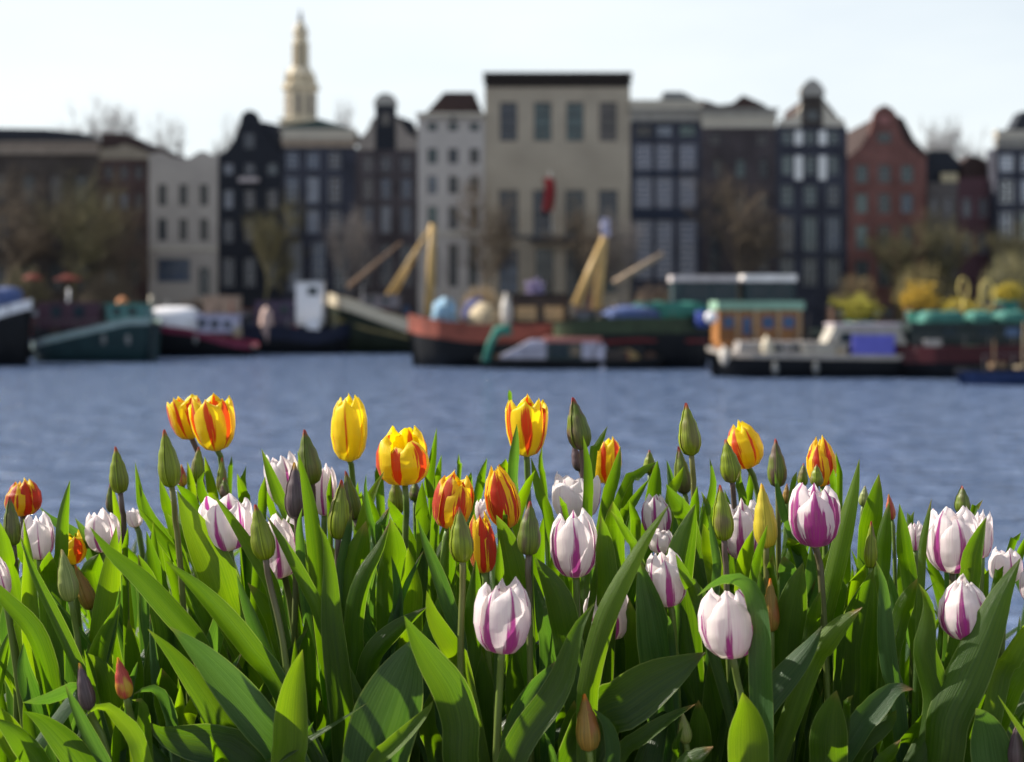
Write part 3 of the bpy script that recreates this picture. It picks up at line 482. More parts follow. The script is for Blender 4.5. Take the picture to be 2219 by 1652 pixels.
# 8 green sailing barge
r, Y = boat(1200, 1556, 800, 5.2, [(0, 702), (.3, 690), (.8, 688), (1, 678)], BLK, mat('olive_green_band', (.030, .045, .022), .5, .3), 34, 'R', 'dark green sailing barge covered with blue and green canvas', 'sailing_barge', 'sailing barge')
r.location.y += 0
m = MB(); m.tube([P2((1210, 748), Y, 0.0), P2((1380, 738), Y, -.02), P2((1535, 740), Y, .5)], .1, 6); m.build('rubbing_strake', mat('dark_red_line', (.17, .03, .03)), r)
mound(r, Y, 1312, 1440, 664, 684, TBLUE, 'sail_cover', 1.3, 1.5, 12, .35, .7); mound(r, Y, 1375, 1548, 653, 684, TTEAL, 'sail_cover', 1.6, 2.4, 13, .4, .7); mound(r, Y, 1508, 1538, 672, 692, mat('deep_blue_canvas', (.05, .08, .3), .8), 'sail_cover', 1.0, 1.0, 14, .3, .6)
m = MB(); m.ball(P2((1541, 688), Y, -.1), .38, .38, .38); m.build('fender', WWH, r, True)
spar(r, Y, (1300, 672), (1318, 478), .3, SPAR, 'mast', 2.6); spar(r, Y, (1252, 662), (1312, 520), .3, SPAR, 'gaff', 2.4); spar(r, Y, (1340, 612), (1450, 545), .22, mat('greyed_spar', (.32, .24, .17)), 'boom', 3.2)
m = MB(); a = P2((1306, 505), Y, 2.6); 
for j in range(9):
    for i in range(5): m.v.append((X(1307+i*5, Y), Y+2.2+.12*math.sin(i*1.7+j*.6), Z(466+j*5+i, Y)))
for j in range(8):
    for i in range(4): q = j*5+i; m.f.append((q, q+1, q+6, q+5))
m.build('pennant', mat('faded_pennant', (.42, .40, .52), .8), r, True)
# 9 upper white roofed houseboat behind, green roofed houseboat in front
r, Y = boat(1440, 1760, 775, 4.6, [(0, 712), (1, 712)], BLK, BLK, 10, 'R', 'houseboat with a white roofed upper deck of dark glass', 'houseboat', 'houseboat')
cabin(r, Y, 1462, 1600, 610, 712, mat('dark_teal_cabin', (.03, .05, .055)), [(1485, 1540, 618, 645, GLASS), (1548, 1592, 618, 645, GLASS)], .6, 2.6, roof=(mat('off_white_roof', (.55, .5, .49), .5), .45)); cabin(r, Y, 1618, 1726, 610, 712, MATS['dark_teal_cabin'], [(1630, 1670, 618, 645, GLASS), (1678, 1715, 618, 645, GLASS)], .6, 2.6, roof=(mat('bright_white_roof', (.8, .77, .75), .4), .5), name='rear_cabin')
r, Y = boat(1552, 1770, 792, 4.6, [(0, 742), (1, 742)], BLK, OAK, 12, 'R', 'varnished oak houseboat with a long pale green roof', 'houseboat', 'houseboat')
wl = [(a, b, 686, 712, mat('blue_glass', (.07, .12, .22), .15)) for a, b in ((1570, 1593), (1655, 1680), (1700, 1725))]+[(1612, 1630, 688, 726, MATS['blue_glass'])]
cabin(r, Y, 1560, 1742, 672, 744, OAK, wl, .5, 3.2, roof=(TGRN, .55)); m = MB()
for x in (1600, 1640, 1690, 1735): m.box(X(x, Y)-.07, X(x, Y)+.07, Y+.3, Y+.44, Z(744, Y), Z(672, Y))
m.build('posts', mat('pale_oak_post', (.5, .36, .22)), r)
# 10 cabin cruiser with violet awning
r, Y = boat(1542, 1985, 820, 3.6, [(0, 752), (.1, 765), (.5, 768), (.9, 770), (1, 764)], BLK, mat('beige_rail', (.36, .32, .28), .5), 11, 'L', 'low black hulled cruiser with a beige deck and a violet awning', 'cabin_cruiser', 'cruiser', mat('beige_deck', (.25, .22, .2)))
cabin(r, Y, 1600, 1790, 742, 772, mat('warm_grey_cabin', (.36, .33, .31), .5), [(1650, 1700, 750, 760, GLASS), (1720, 1770, 750, 760, GLASS)], .6, 1.8, slope=.3); cabin(r, Y, 1742, 1840, 744, 778, mat('ivory_cabin', (.40, .37, .32), .5), (), .35, 2.2, name='coachroof')
cabin(r, Y, 1795, 1975, 706, 748, mat('ivory_cabin', (.40, .37, .32)), [(1826, 1850, 722, 742, GLASS)], .6, 1.9, slope=.5, name='wheelhouse', roof=(mat('lilac_roof', (.48, .42, .46)), .1)); cabin(r, Y, 1850, 1940, 726, 782, VIOL, (), .1, 2.8, name='awning')
mound(r, Y, 1650, 1682, 732, 768, CREAMB, 'life_ring', .4, .5); mound(r, Y, 1562, 1582, 752, 772, mat('grey_fender', (.45, .42, .38)), 'fender', .4, .3)
# 11 maroon barge, blue low hull at the right edge
r, Y = boat(1930, 2420, 822, 4.8, [(0, 748), (.1, 752), (.5, 748), (1, 742)], BLK, MAROON, 36, 'L', 'maroon and black barge with turquoise covers running past the right edge')
cabin(r, Y, 1990, 2300, 700, 750, mat('dark_bottle_cabin', (.02, .03, .03), .6), [(2060, 2090, 712, 732, GLASS), (2140, 2170, 712, 732, GLASS), (2200, 2230, 712, 732, mat('blue_glass', (.07, .12, .22)))], 1.4)
for x0, x1 in ((2022, 2120), (2130, 2180), (2188, 2260)): mound(r, Y, x0, x1, 674, 700, mat('turquoise_cover', (.05, .17, .14), .7, .2), 'cover', .8, 2.4, x0, .3, .5)
r, Y = boat(2085, 2500, 836, 2.4, [(0, 800), (1, 798)], mat('deep_blue_hull', (.015, .03, .09), .4), BLK, 6, 'L', 'low deep blue dinghy hull at the lower right edge', 'rowing_boat', 'rowing boat')
# dark barges lying behind the front row
for a in [(-60, 330, 776, [(0, 690), (1, 686)], (.05, .02, .025), 'L', 'dark maroon barge lying behind the teal barge'), (330, 720, 764, [(0, 690), (1, 684)], (.02, .022, .03), 'R', 'black blue barge lying behind the white cabin barge'),
          (1060, 1480, 768, [(0, 694), (1, 690)], (.045, .03, .02), 'L', 'brown black barge lying behind the orange red bowed barge'), (1760, 2260, 778, [(0, 712), (1, 706)], (.02, .03, .025), 'R', 'green black barge lying behind the violet awning cruiser')]:
    r, Y = boat(a[0], a[1], a[2], 3.6, a[3], BLK, mat('rail_'+a[6].split()[0]+'_paint', a[4], .7), 16, a[5], a[6])
    for k, (f0, f1, yy) in enumerate(((.1, .38, 664), (.45, .6, 672), (.66, .9, 660))):
        x0, x1 = a[0]+(a[1]-a[0])*f0, a[0]+(a[1]-a[0])*f1; n = int((x1-x0)/26)
        cabin(r, Y, x0, x1, yy, 712, mat(('brown_deckhouse', 'grey_deckhouse', 'ochre_deckhouse')[k], ((.06, .035, .025), (.12, .12, .13), (.22, .15, .07))[k], .7), [(x0+8+26*q, x0+24+26*q, yy+8, yy+22, MATS['pane_pale'] if q % 3 == 0 else GLASS) for q in range(n)], .6, 2.2, roof=(mat(('dark_roof', 'rusty_roof', 'grey_roof')[k], ((.03, .03, .035), (.20, .07, .045), (.2, .2, .2))[k], .8), .1), name='deckhouse')
# deck gear and rigging on every boat
def gear(seed):
    rnd_ = random.Random(seed)
    cols = [(.05, .04, .035), (.30, .24, .16), (.03, .05, .09), (.22, .05, .035), (.40, .39, .38), (.05, .10, .07), (.15, .10, .06), (.02, .02, .025)]
    for o in [q for q in sc.objects if q.get('group') == 'boats moored along the far quay']:
        hull = next((q for q in o.children if q.name.startswith('gunwale')), None)
        if not hull: continue
        vs = [v.co for v in hull.data.vertices]; xa, xb = min(v.x for v in vs), max(v.x for v in vs); yc = o.location.y; bm = max(v.y for v in vs)-yc; L_ = xb-xa
        if L_ < 6: continue
        zt = sorted(v.z for v in vs)[len(vs)//2]
        for k in range(int(min(16, L_*.9))):
            x = xa+L_*rnd_.uniform(.12, .92); y = yc+rnd_.uniform(-.75, .3)*bm; c = rnd_.choice(cols); cm = mat('deck_gear_%d' % cols.index(c), c, .8); m = MB(); t_ = rnd_.random()
            if t_ < .45:
                w_, h_ = rnd_.uniform(.2, .7), rnd_.uniform(.25, .8); m.box(x-w_, x+w_, y-.3, y+.3, zt-.3, zt-.3+h_+.2); m.build('crate', cm, o)
            elif t_ < .7: m.tube([(x, y, zt-.3), (x+.05, y, zt+rnd_.uniform(.8, 2.4))], .05, 6); m.build('post', cm, o)
            elif t_ < .95: m.lathe((x, y), [(.3, zt-.3), (.34, zt+.1), (.3, zt+.5)], 10); m.build('barrel', cm, o)
            else: m.ball((x, yc-bm-.14, zt-.5), .16, .16, .34, 8, 10); m.build('fender', mat('pale_fender', (.22, .22, .21)), o, True)
        m = MB(); n = max(3, int(L_/1.6))
        for k in range(n+1):
            x = xa+L_*(.12+.76*k/n); m.box(x-.02, x+.02, yc-bm*.86, yc-bm*.86+.04, zt-.05, zt+.75)
        m.box(xa+L_*.12, xa+L_*.88, yc-bm*.86+.005, yc-bm*.86+.035, zt+.72, zt+.76); m.build('railing', mat('rail_iron', (.10, .10, .10), .5), o)
        for mast in [q for q in o.children if q.name.startswith('mast')]:
            mv = [v.co for v in mast.data.vertices]; top = max(mv, key=lambda v: v.z)
            for fx in (-.8, -.4, .35, .7):
                m = MB(); m.tube([top, (top.x+fx*L_*.45, yc, zt+.1)], .025, 4); m.build('stay', mat('rigging_rope', (.10, .08, .06)), o)
gear(3)
# green planters with yellow shrubs beside them
def shrub(x0, x1, y0, y1, Y, cname, c, label, seed, cat='shrub', group='yellow flowering shrubs by the boats'):
    rnd = random.Random(seed); cx, cz = (x0+x1)/2, (y0+y1)/2; ctr = P(cx, cz, Y); rx = (x1-x0)/2/FPX*Y; rz = (y1-y0)/2/FPX*Y
    e = empty('flowering_shrub', (ctr.x, Y, ctr.z-rz), label, cat, group); m = MB()
    for i in range(1400):
        d = Vector((rnd.gauss(0, 1), rnd.gauss(0, 1), rnd.gauss(0, 1))).normalized()*rnd.uniform(.35, 1.0)**.6; q = 1+.9*mnoise.noise(d*2.2+Vector((seed, 0, 0)))
        p = ctr+Vector((d.x*rx*q, d.y*rx*.8*q, d.z*rz*q)); s = .09; a = Vector((rnd.gauss(0, 1), rnd.gauss(0, 1), rnd.gauss(0, 1))).normalized(); b = a.orthogonal().normalized()
        m.poly([p+a*s, p+b*s*.6, p-a*s, p-b*s*.6])
    m.build('blossom', mat(cname, c, .8, .35, 1.5), e); t = MB()
    for k in range(5): t.tube([(ctr.x+.1*(k-2), Y, ctr.z-rz-1.0), (ctr.x+rx*.3*(k-2)*.5, Y+.2*rnd.uniform(-1, 1), ctr.z)], .04, 5)
    t.build('stem', MATS['bare_brown_bark'], e); b = MB(); b.lathe((ctr.x, Y), [(rx*.55, ctr.z-rz-1.5), (rx*.75, ctr.z-rz*.85), (rx*.68, ctr.z-rz*.86)], 14); b.build('tub', TTEAL, e)
shrub(1820, 1905, 640, 700, 100, 'yellow_green_blossom', (.33, .30, .04), 'yellow green flowering shrub in a teal tub behind the violet awning cruiser', 1)
shrub(1955, 2032, 612, 680, 100, 'orange_yellow_blossom', (.45, .29, .03), 'round orange yellow flowering shrub behind the red brick house tree', 2)
shrub(2150, 2215, 615, 655, 101, 'yellow_blossom', (.42, .33, .04), 'small yellow flowering shrub near the right edge', 3)
shrub(2040, 2115, 650, 690, 99, 'yellow_blossom', (.42, .33, .04), 'low yellow flowering shrub below the yellow rings', 4)
shrub(1795, 1825, 650, 700, 103, 'yellow_green_blossom', (.33, .30, .04), 'narrow yellow green shrub left of the teal tubs', 5)
shrub(1140, 1180, 610, 650, 104, 'lilac_blossom', (.36, .30, .46), 'small lilac flowering shrub before the sandstone building', 6, group='lilac shrub by the quay')
for i, (cx, cy, rr, lb) in enumerate([(2088, 625, 15, 'left tilted yellow hoop standing above the turquoise covers'), (2140, 640, 22, 'right tall yellow hoop standing above the turquoise covers')]):
    Y = 98; m = MB(); c = P(cx, cy, Y); k = rr/FPX*Y
    m.tube([c+Vector((math.cos(a)*k*.7, .1*math.sin(a), math.sin(a)*k*1.5)) for a in [math.pi*2*j/20 for j in range(21)]], .07, 6, cap=False)
    m.tube([c-Vector((0, 0, k*1.5)), P(cx, 690, Y)], .08, 6)
    tag(m.build('hoop', mat('yellow_paint', (.5, .40, .12), .5), None, True), lb, 'hoop', 'yellow hoops by the boats')
# parked cars glimpsed on the quay
def car(x, Y, c, label):
    r = empty('parked_car', (X(x, Y), Y, 1.4), label, 'car', 'cars parked along the far quay'); x0 = X(x, Y)
    body = mat('car_paint_'+label.split()[0], c, .25, .03); m = MB()
    m.prism([(x0-2.1, 1.65), (x0+2.1, 1.65), (x0+2.15, 2.1), (x0+1.9, 2.3), (x0+1.1, 2.4), (x0-1.5, 2.42), (x0-2.1, 2.35), (x0-2.15, 2.0)], Y-.85, Y+.85); m.build('body', body, r)
    m = MB(); m.prism([(x0-1.7, 2.42), (x0+1.0, 2.41), (x0+.35, 2.9), (x0-1.3, 2.92)], Y-.72, Y+.72); cb = m.build('cabin', GLASS, r)
    m = MB(); m.box(x0-1.28, x0+.33, Y-.70, Y+.70, 2.925, 2.97); m.build('roof', body, r)
    for sx in (-1.3, 1.3):
        for sy in (-.75, .75):
            m = MB(); m.tube([(x0+sx, Y+sy-.12, 1.73), (x0+sx, Y+sy+.12, 1.73)], .33, 14); m.build('wheel', BLK, r)
for a in [(100, 119.6, (.5, .1, .07), 'red car parked behind the teal barge'), (215, 119.6, (.4, .5, .48), 'pale grey green car parked left of the pale grey house'), (560, 119.6, (.2, .25, .4), 'blue car parked before the black bell gabled house'), (1440, 119.6, (.35, .3, .27), 'beige car parked before the navy house with barred windows'), (1180, 119.6, (.5, .5, .52), 'silver car parked before the sandstone building')]:
    car(*a)
# ---------------------------------------------------------------- tulips: materials
class NG:
    def __init__(s, name): s.m = bpy.data.materials.new(name); s.m.use_nodes = True; s.t = s.m.node_tree; s.t.nodes.clear(); s.l = s.t.links.new
    def n(s, ty, **k):
        q = s.t.nodes.new(ty)
        for a, b in k.items(): setattr(q, a, b)
        return q
    def put(s, sock, v):
        if isinstance(v, (int, float)): sock.default_value = v
        elif isinstance(v, tuple): sock.default_value = v if len(v) == 4 else v+(1,)
        else: s.l(v, sock)
    def math(s, op, a, b=0.0, c=None, clamp=False):
        q = s.n('ShaderNodeMath', operation=op, use_clamp=clamp); s.put(q.inputs[0], a); s.put(q.inputs[1], b)
        if c is not None: s.put(q.inputs[2], c)
        return q.outputs[0]
    def ramp(s, v, a, b, c=0.0, d=1.0, smooth=True):
        q = s.n('ShaderNodeMapRange'); q.interpolation_type = 'SMOOTHSTEP' if smooth else 'LINEAR'; s.put(q.inputs[0], v)
        for i, x in enumerate((a, b, c, d)): s.put(q.inputs[i+1], x)
        return q.outputs[0]
    def mix(s, f, a, b, blend='MIX'):
        q = s.n('ShaderNodeMix', data_type='RGBA', blend_type=blend); s.put(q.inputs[0], f)
        s.put(q.inputs[6], a); s.put(q.inputs[7], b); return q.outputs[2]
    def uv(s):
        u = s.n('ShaderNodeUVMap'); u.uv_map = 'UVMap'; x = s.n('ShaderNodeSeparateXYZ'); s.l(u.outputs[0], x.inputs[0]); return x.outputs[0], x.outputs[1]
    def noise(s, x, y, z, det=3.0, scale=1.0):
        c = s.n('ShaderNodeCombineXYZ'); s.put(c.inputs[0], x); s.put(c.inputs[1], y); s.put(c.inputs[2], z)
        q = s.n('ShaderNodeTexNoise'); s.l(c.outputs[0], q.inputs['Vector']); q.inputs['Scale'].default_value = scale; q.inputs['Detail'].default_value = det; return q.outputs['Fac']
    def finish(s, col, tcol, tr=.4, rough=.45, spec=.4, bump=None, bdist=.0006, sheen=0.0):
        p = s.n('ShaderNodeBsdfPrincipled'); s.put(p.inputs['Base Color'], col); s.put(p.inputs['Roughness'], rough); p.inputs['Specular IOR Level'].default_value = spec
        if sheen: p.inputs['Sheen Weight'].default_value = sheen
        o = s.n('ShaderNodeOutputMaterial'); 
        if bump is not None:
            b = s.n('ShaderNodeBump'); b.inputs['Distance'].default_value = bdist; b.inputs['Strength'].default_value = .8; s.l(bump, b.inputs['Height']); s.l(b.outputs[0], p.inputs['Normal'])
        if tr:
            t = s.n('ShaderNodeBsdfTranslucent'); s.put(t.inputs['Color'], tcol); x = s.n('ShaderNodeMixShader'); x.inputs[0].default_value = tr
            s.l(p.outputs[0], x.inputs[1]); s.l(t.outputs[0], x.inputs[2]); s.l(x.outputs[0], o.inputs[0])
        else: s.l(p.outputs[0], o.inputs[0])
        return s.m
def leaf_mat(name, deep, lite, tdeep, tlite, waxy):
    g = NG(name); u, v = g.uv(); rnd = g.n('ShaderNodeObjectInfo').outputs['Random']; rz = g.math('MULTIPLY', rnd, 40.0)
    U = g.math('ABSOLUTE', g.math('MULTIPLY_ADD', u, 2.0, -1.0))
    vein = g.noise(g.math('MULTIPLY', u, 34.0), g.math('MULTIPLY', v, 1.0), rz, 3.0); blot = g.noise(g.math('MULTIPLY', u, 2.0), g.math('MULTIPLY', v, 5.0), rz, 4.0)
    f = g.math('ADD', g.ramp(vein, .36, .62, 0, .60), g.ramp(blot, .3, .7, 0, .55)); f = g.math('ADD', g.math('MULTIPLY', f, .75), g.math('MULTIPLY', rnd, .3))
    col = g.mix(f, deep, lite); tc = g.mix(f, tdeep, tlite)
    mid = g.ramp(U, .0, .06, .35, 0.0); col = g.mix(mid, col, tuple(min(1, c*1.5) for c in lite)); 
    rim = g.ramp(U, .93, .995, 0, .5); col = g.mix(rim, col, (.26, .34, .10)); tc = g.mix(rim, tc, (.5, .6, .12))  # paler leaf margin: a bright rim light put into the colour
    tip = g.math('MULTIPLY', g.ramp(v, .955, 1.0, 0, 1), g.ramp(rnd, .3, .7, .15, .9)); col = g.mix(tip, col, (.40, .20, .08))
    sp = g.ramp(g.noise(g.math('MULTIPLY', u, 14.0), g.math('MULTIPLY', v, 60.0), rz, 2.0), .74, .80, 0, .4); col = g.mix(sp, col, (.30, .28, .12))
    ro = g.ramp(blot, .3, .7, waxy-.06, waxy+.10)
    return g.finish(col, tc, .46, ro, .6, vein, .0014)
LEAF = [leaf_mat('tulip_leaf_green', (.012, .036, .003), (.036, .080, .005), (.11, .27, .002), (.22, .41, .003), .38),
        leaf_mat('tulip_leaf_glaucous', (.018, .050, .018), (.055, .115, .045), (.07, .20, .010), (.15, .32, .020), .36),
        leaf_mat('tulip_leaf_bright', (.034, .075, .004), (.085, .155, .007), (.20, .40, .002), (.33, .52, .003), .40)]
def petal_mat(name, base, foot, flame, flame2, prof, tint, tr=.5):
    g = NG(name); u, v = g.uv(); oi = g.n('ShaderNodeObjectInfo'); rz = g.math('MULTIPLY', oi.outputs['Random'], 60.0); ocx = g.n('ShaderNodeSeparateColor'); g.l(oi.outputs['Color'], ocx.inputs[0])
    U = g.math('ABSOLUTE', g.math('MULTIPLY_ADD', u, 2.0, -1.0)); iv = g.math('SUBTRACT', 1.0, v)
    st = g.noise(g.math('MULTIPLY', u, 15.0), g.math('MULTIPLY', v, 1.6), rz, 4.0); fine = g.noise(g.math('MULTIPLY', u, 60.0), g.math('MULTIPLY', v, 2.0), rz, 2.0)
    if prof == 'w': wv = g.math('MULTIPLY_ADD', g.math('POWER', iv, 1.6), .40, .048)
    elif prof == 'y': wv = g.math('MULTIPLY', g.math('SINE', g.math('MULTIPLY', g.math('POWER', iv, .8), 3.14)), .30)
    else: wv = g.math('MULTIPLY_ADD', g.math('SINE', g.math('MULTIPLY', v, 3.14)), .36, .08)
    wv = g.math('MULTIPLY', wv, g.math('MULTIPLY', ocx.outputs[0], 2.0))
    edge = g.math('SUBTRACT', g.math('ADD', wv, g.math('MULTIPLY', g.math('SUBTRACT', st, .5), g.math('MULTIPLY_ADD', wv, 2.6, .10))), U)
    mk = g.ramp(edge, -.045, .09, 0, 1)
    s2 = g.ramp(g.noise(g.math('MULTIPLY', u, 24.0), g.math('MULTIPLY', v, 1.1), g.math('ADD', rz, 7.0), 3.0), .60, .72, 0, .75); s2 = g.math('MULTIPLY', s2, g.ramp(v, .25, .85, 1, 0)); s2 = g.math('MULTIPLY', s2, g.ramp(U, .55, .95, 1, .15)); mk = g.math('MAXIMUM', mk, g.math('MULTIPLY', s2, g.math('MULTIPLY', ocx.outputs[0], 1.5 if prof == 'w' else .4, clamp=True)))
    if prof != 'b': mk = g.math('MULTIPLY', mk, g.ramp(v, .02, .14, .25, 1))
    col = g.mix(g.math('MULTIPLY', g.ramp(fine, .35, .65, 0, .5), tint[3]), base, tint[:3]); col = g.mix(g.math('MULTIPLY', g.math('MULTIPLY', g.ramp(v, .15, .8, .75, .05), g.ramp(g.noise(g.math('MULTIPLY', u, 5.0), g.math('MULTIPLY', v, 1.5), rz), .4, .62, 0, 1)), ocx.outputs[1]), col, tint[:3])
    col = g.mix(g.ramp(v, 0.02, .22, .9, 0), col, foot)
    fl = g.mix(g.ramp(fine, .3, .7, 0, 1), flame, flame2); col = g.mix(g.math('MULTIPLY', mk, g.ramp(fine, .25, .6, .84, 1)), col, fl)
    return g.finish(col, col, tr, .42, .35, fine, .0005, .15)
PM = {'W': petal_mat('white_petal', (.90, .85, .82), (.62, .58, .26), (.30, .012, .16), (.42, .04, .30), 'w', (.70, .44, .62, .32)),
      'Y': petal_mat('yellow_petal', (.90, .74, .006), (.60, .58, .03), (.58, .016, .006), (.70, .06, .008), 'y', (.88, .60, .01, .12)),
      'R': petal_mat('red_flamed_petal', (.90, .68, .008), (.50, .42, .03), (.40, .010, .014), (.60, .03, .010), 'b', (.84, .42, .01, .22))}
def bud_mat(name, deep, lite, tipc, blush, tr=.15):
    g = NG(name); u, v = g.uv(); oi = g.n('ShaderNodeObjectInfo'); rz = g.math('MULTIPLY', oi.outputs['Random'], 60.0)
    U = g.math('ABSOLUTE', g.math('MULTIPLY_ADD', u, 2.0, -1.0)); vein = g.noise(g.math('MULTIPLY', u, 18.0), g.math('MULTIPLY', v, 1.5), rz, 3.0)
    col = g.mix(g.ramp(vein, .3, .7, 0, 1), deep, lite); big = g.noise(g.math('MULTIPLY', u, 1.5), g.math('MULTIPLY', v, 2.0), rz, 1.0)
    col = g.mix(g.math('MULTIPLY', g.ramp(big, .45, .62, 0, .75), g.ramp(oi.outputs['Random'], .2, .8, .2, 1)), col, blush)
    col = g.mix(g.ramp(U, .90, 1.0, 0, .5), col, tuple(min(1, c*1.9+.03) for c in lite)); col = g.mix(g.ramp(v, .85, .99, 0, 1), col, tipc)
    return g.finish(col, col, tr, .42, .4, vein, .0006)
BM = {'g': bud_mat('green_bud_petal', (.11, .15, .005), (.24, .31, .010), (.42, .05, .04), (.13, .085, .05)), 'd': bud_mat('dark_bud_petal', (.07, .105, .010), (.15, .20, .018), (.36, .04, .04), (.13, .06, .07)),
      'p': bud_mat('purple_bud_petal', (.07, .05, .055), (.13, .09, .10), (.55, .30, .03), (.10, .05, .08)), 'y': bud_mat('yellow_bud_petal', (.50, .42, .03), (.72, .58, .05), (.75, .45, .03), (.45, .36, .05), .3),
      'o': bud_mat('orange_tinged_bud_petal', (.20, .15, .03), (.36, .22, .04), (.75, .22, .02), (.35, .10, .03), .25), 'r': bud_mat('red_yellow_bud_petal', (.45, .05, .04), (.60, .12, .08), (.75, .35, .03), (.65, .50, .03), .3),
      'l': bud_mat('pale_green_bud_petal', (.17, .22, .05), (.30, .34, .10), (.55, .45, .2), (.25, .25, .10))}
def stem_mat():
    g = NG('tulip_stem'); oi = g.n('ShaderNodeObjectInfo'); tc = g.n('ShaderNodeTexCoord'); n = g.n('ShaderNodeTexNoise'); n.inputs['Scale'].default_value = 30; g.l(tc.outputs['Object'], n.inputs['Vector'])
    sx = g.n('ShaderNodeSeparateXYZ'); g.l(tc.outputs['Object'], sx.inputs[0]); f = g.ramp(sx.outputs[2], CAMZ-.36, CAMZ-.2, 0, 1)
    c = g.mix(f, (.13, .19, .035), oi.outputs['Color']); c = g.mix(g.ramp(n.outputs['Fac'], .3, .7, 0, .3), c, (.10, .10, .04)); return g.finish(c, c, .08, .42, .4)
STEM = stem_mat()
STC = {'g': (.12, .20, .035, 1), 'o': (.15, .15, .04, 1), 'p': (.12, .075, .08, 1), 'd': (.09, .055, .05, 1)}

# ---------------------------------------------------------------- tulip geometry
ZK = 3.72
OFF = {'T0': (0, 812.6), 'T1': (541.7, 812.6), 'T2': (1083.4, 812.6), 'T3': (1623, 812.6), 'B0': (0, 1208), 'B1': (541.7, 1208), 'B2': (1083.4, 1208), 'B3': (1623, 1208)}
def dd(d): return 1.2*(1.13+(d-1.13)*.62)
def crop(c, p): o = OFF[c]; return (o[0]+p[0]/ZK, o[1]+p[1]/ZK)
def interp(tab, x):
    for (a, b), (c, d) in zip(tab, tab[1:]):
        if x <= c:
            t = (x-a)/(c-a) if c > a else 0; t = t*t*(3-2*t)*.5+t*.5; return b+(d-b)*t
    return tab[-1][1]
RPROF = {'cup': [(0, .13), (.10, .56), (.25, .86), (.45, 1.0), (.7, .99), (.88, .86), (1, .62)], 'open': [(0, .13), (.10, .50), (.25, .78), (.45, .94), (.7, 1.0), (.88, 1.0), (1, .92)],
         'egg': [(0, .13), (.10, .56), (.25, .88), (.42, 1.0), (.65, .94), (.85, .70), (1, .36)], 'bud': [(0, .22), (.10, .66), (.24, .95), (.36, 1.0), (.58, .80), (.78, .46), (.92, .18), (1, .05)]}
ZPROF = [(0, 0), (.10, .045), (.25, .19), (.45, .42), (.7, .68), (.88, .88), (1, 1)]
WR = [(0, .55), (.15, .85), (.4, 1), (.68, 1.0), (.84, .93), (.94, .76), (1, .46)]; WP = [(0, .55), (.15, .85), (.4, 1), (.70, 1.0), (.87, .92), (.96, .66), (1, .16)]
def petal_mesh(name, H, Rr, az, amax, prof, wtab, roff, rnd, ruff=1.0, bud=False, front=0.0):
    nv, nu = (18, 10); m = MB(); uv = []; hs = (1-front*max(0, -math.sin(az)))* 1+(rnd.uniform(-.09, .03) if not bud else rnd.uniform(-.015, .015)); ph = rnd.uniform(0, 6.28); flare = rnd.uniform(-.16, .10)*ruff
    for j in range(nv+1):
        v = j/nv; r0 = interp(RPROF[prof], v)*Rr; z0 = interp(ZPROF, v)*H*hs; aw = amax*(interp(wtab, v) if wtab else 1.0)
        for i in range(nu+1):
            u = i/nu*2-1; a = az+aw*u
            if bud: r = r0*(1+.07*(1-u*u)-.03)+roff*u*Rr; z = z0
            else:
                r = r0*(1+roff)+Rr*(flare*v**2.2-.05*u*u*(1-v)+.035*(1-abs(u))**2*math.sin(3.1*v)); r += Rr*.03*ruff*math.sin(5*u+ph)*v*v
                a += .05*ruff*math.sin(4*v+ph); z = z0-H*.13*(u*u)*v**6+H*.018*ruff*math.sin(6*u+ph*2)*v**3
                # in-rolling margins near the tip
                r -= Rr*.10*u*u*v**3
            m.v.append((r*math.cos(a), r*math.sin(a), z)); uv.append((i/nu, v))
    for j in range(nv):
        for i in range(nu): a = j*(nu+1)+i; m.f.append((a, a+1, a+nu+2, a+nu+1))
    m.uv = uv; return m
def axis_matrix(b, t, yaw):
    z = (t-b).normalized(); y = Vector((0, 1, 0)); y = (y-z*y.dot(z)).normalized(); x = y.cross(z)
    M = Matrix((x, y, z)).transposed().to_4x4(); M.translation = b; return M
PLANTS = []; FL = []
def place(o, M, par): o.parent = par; o.matrix_parent_inverse = Matrix.Translation(-par.location); o.matrix_basis = M
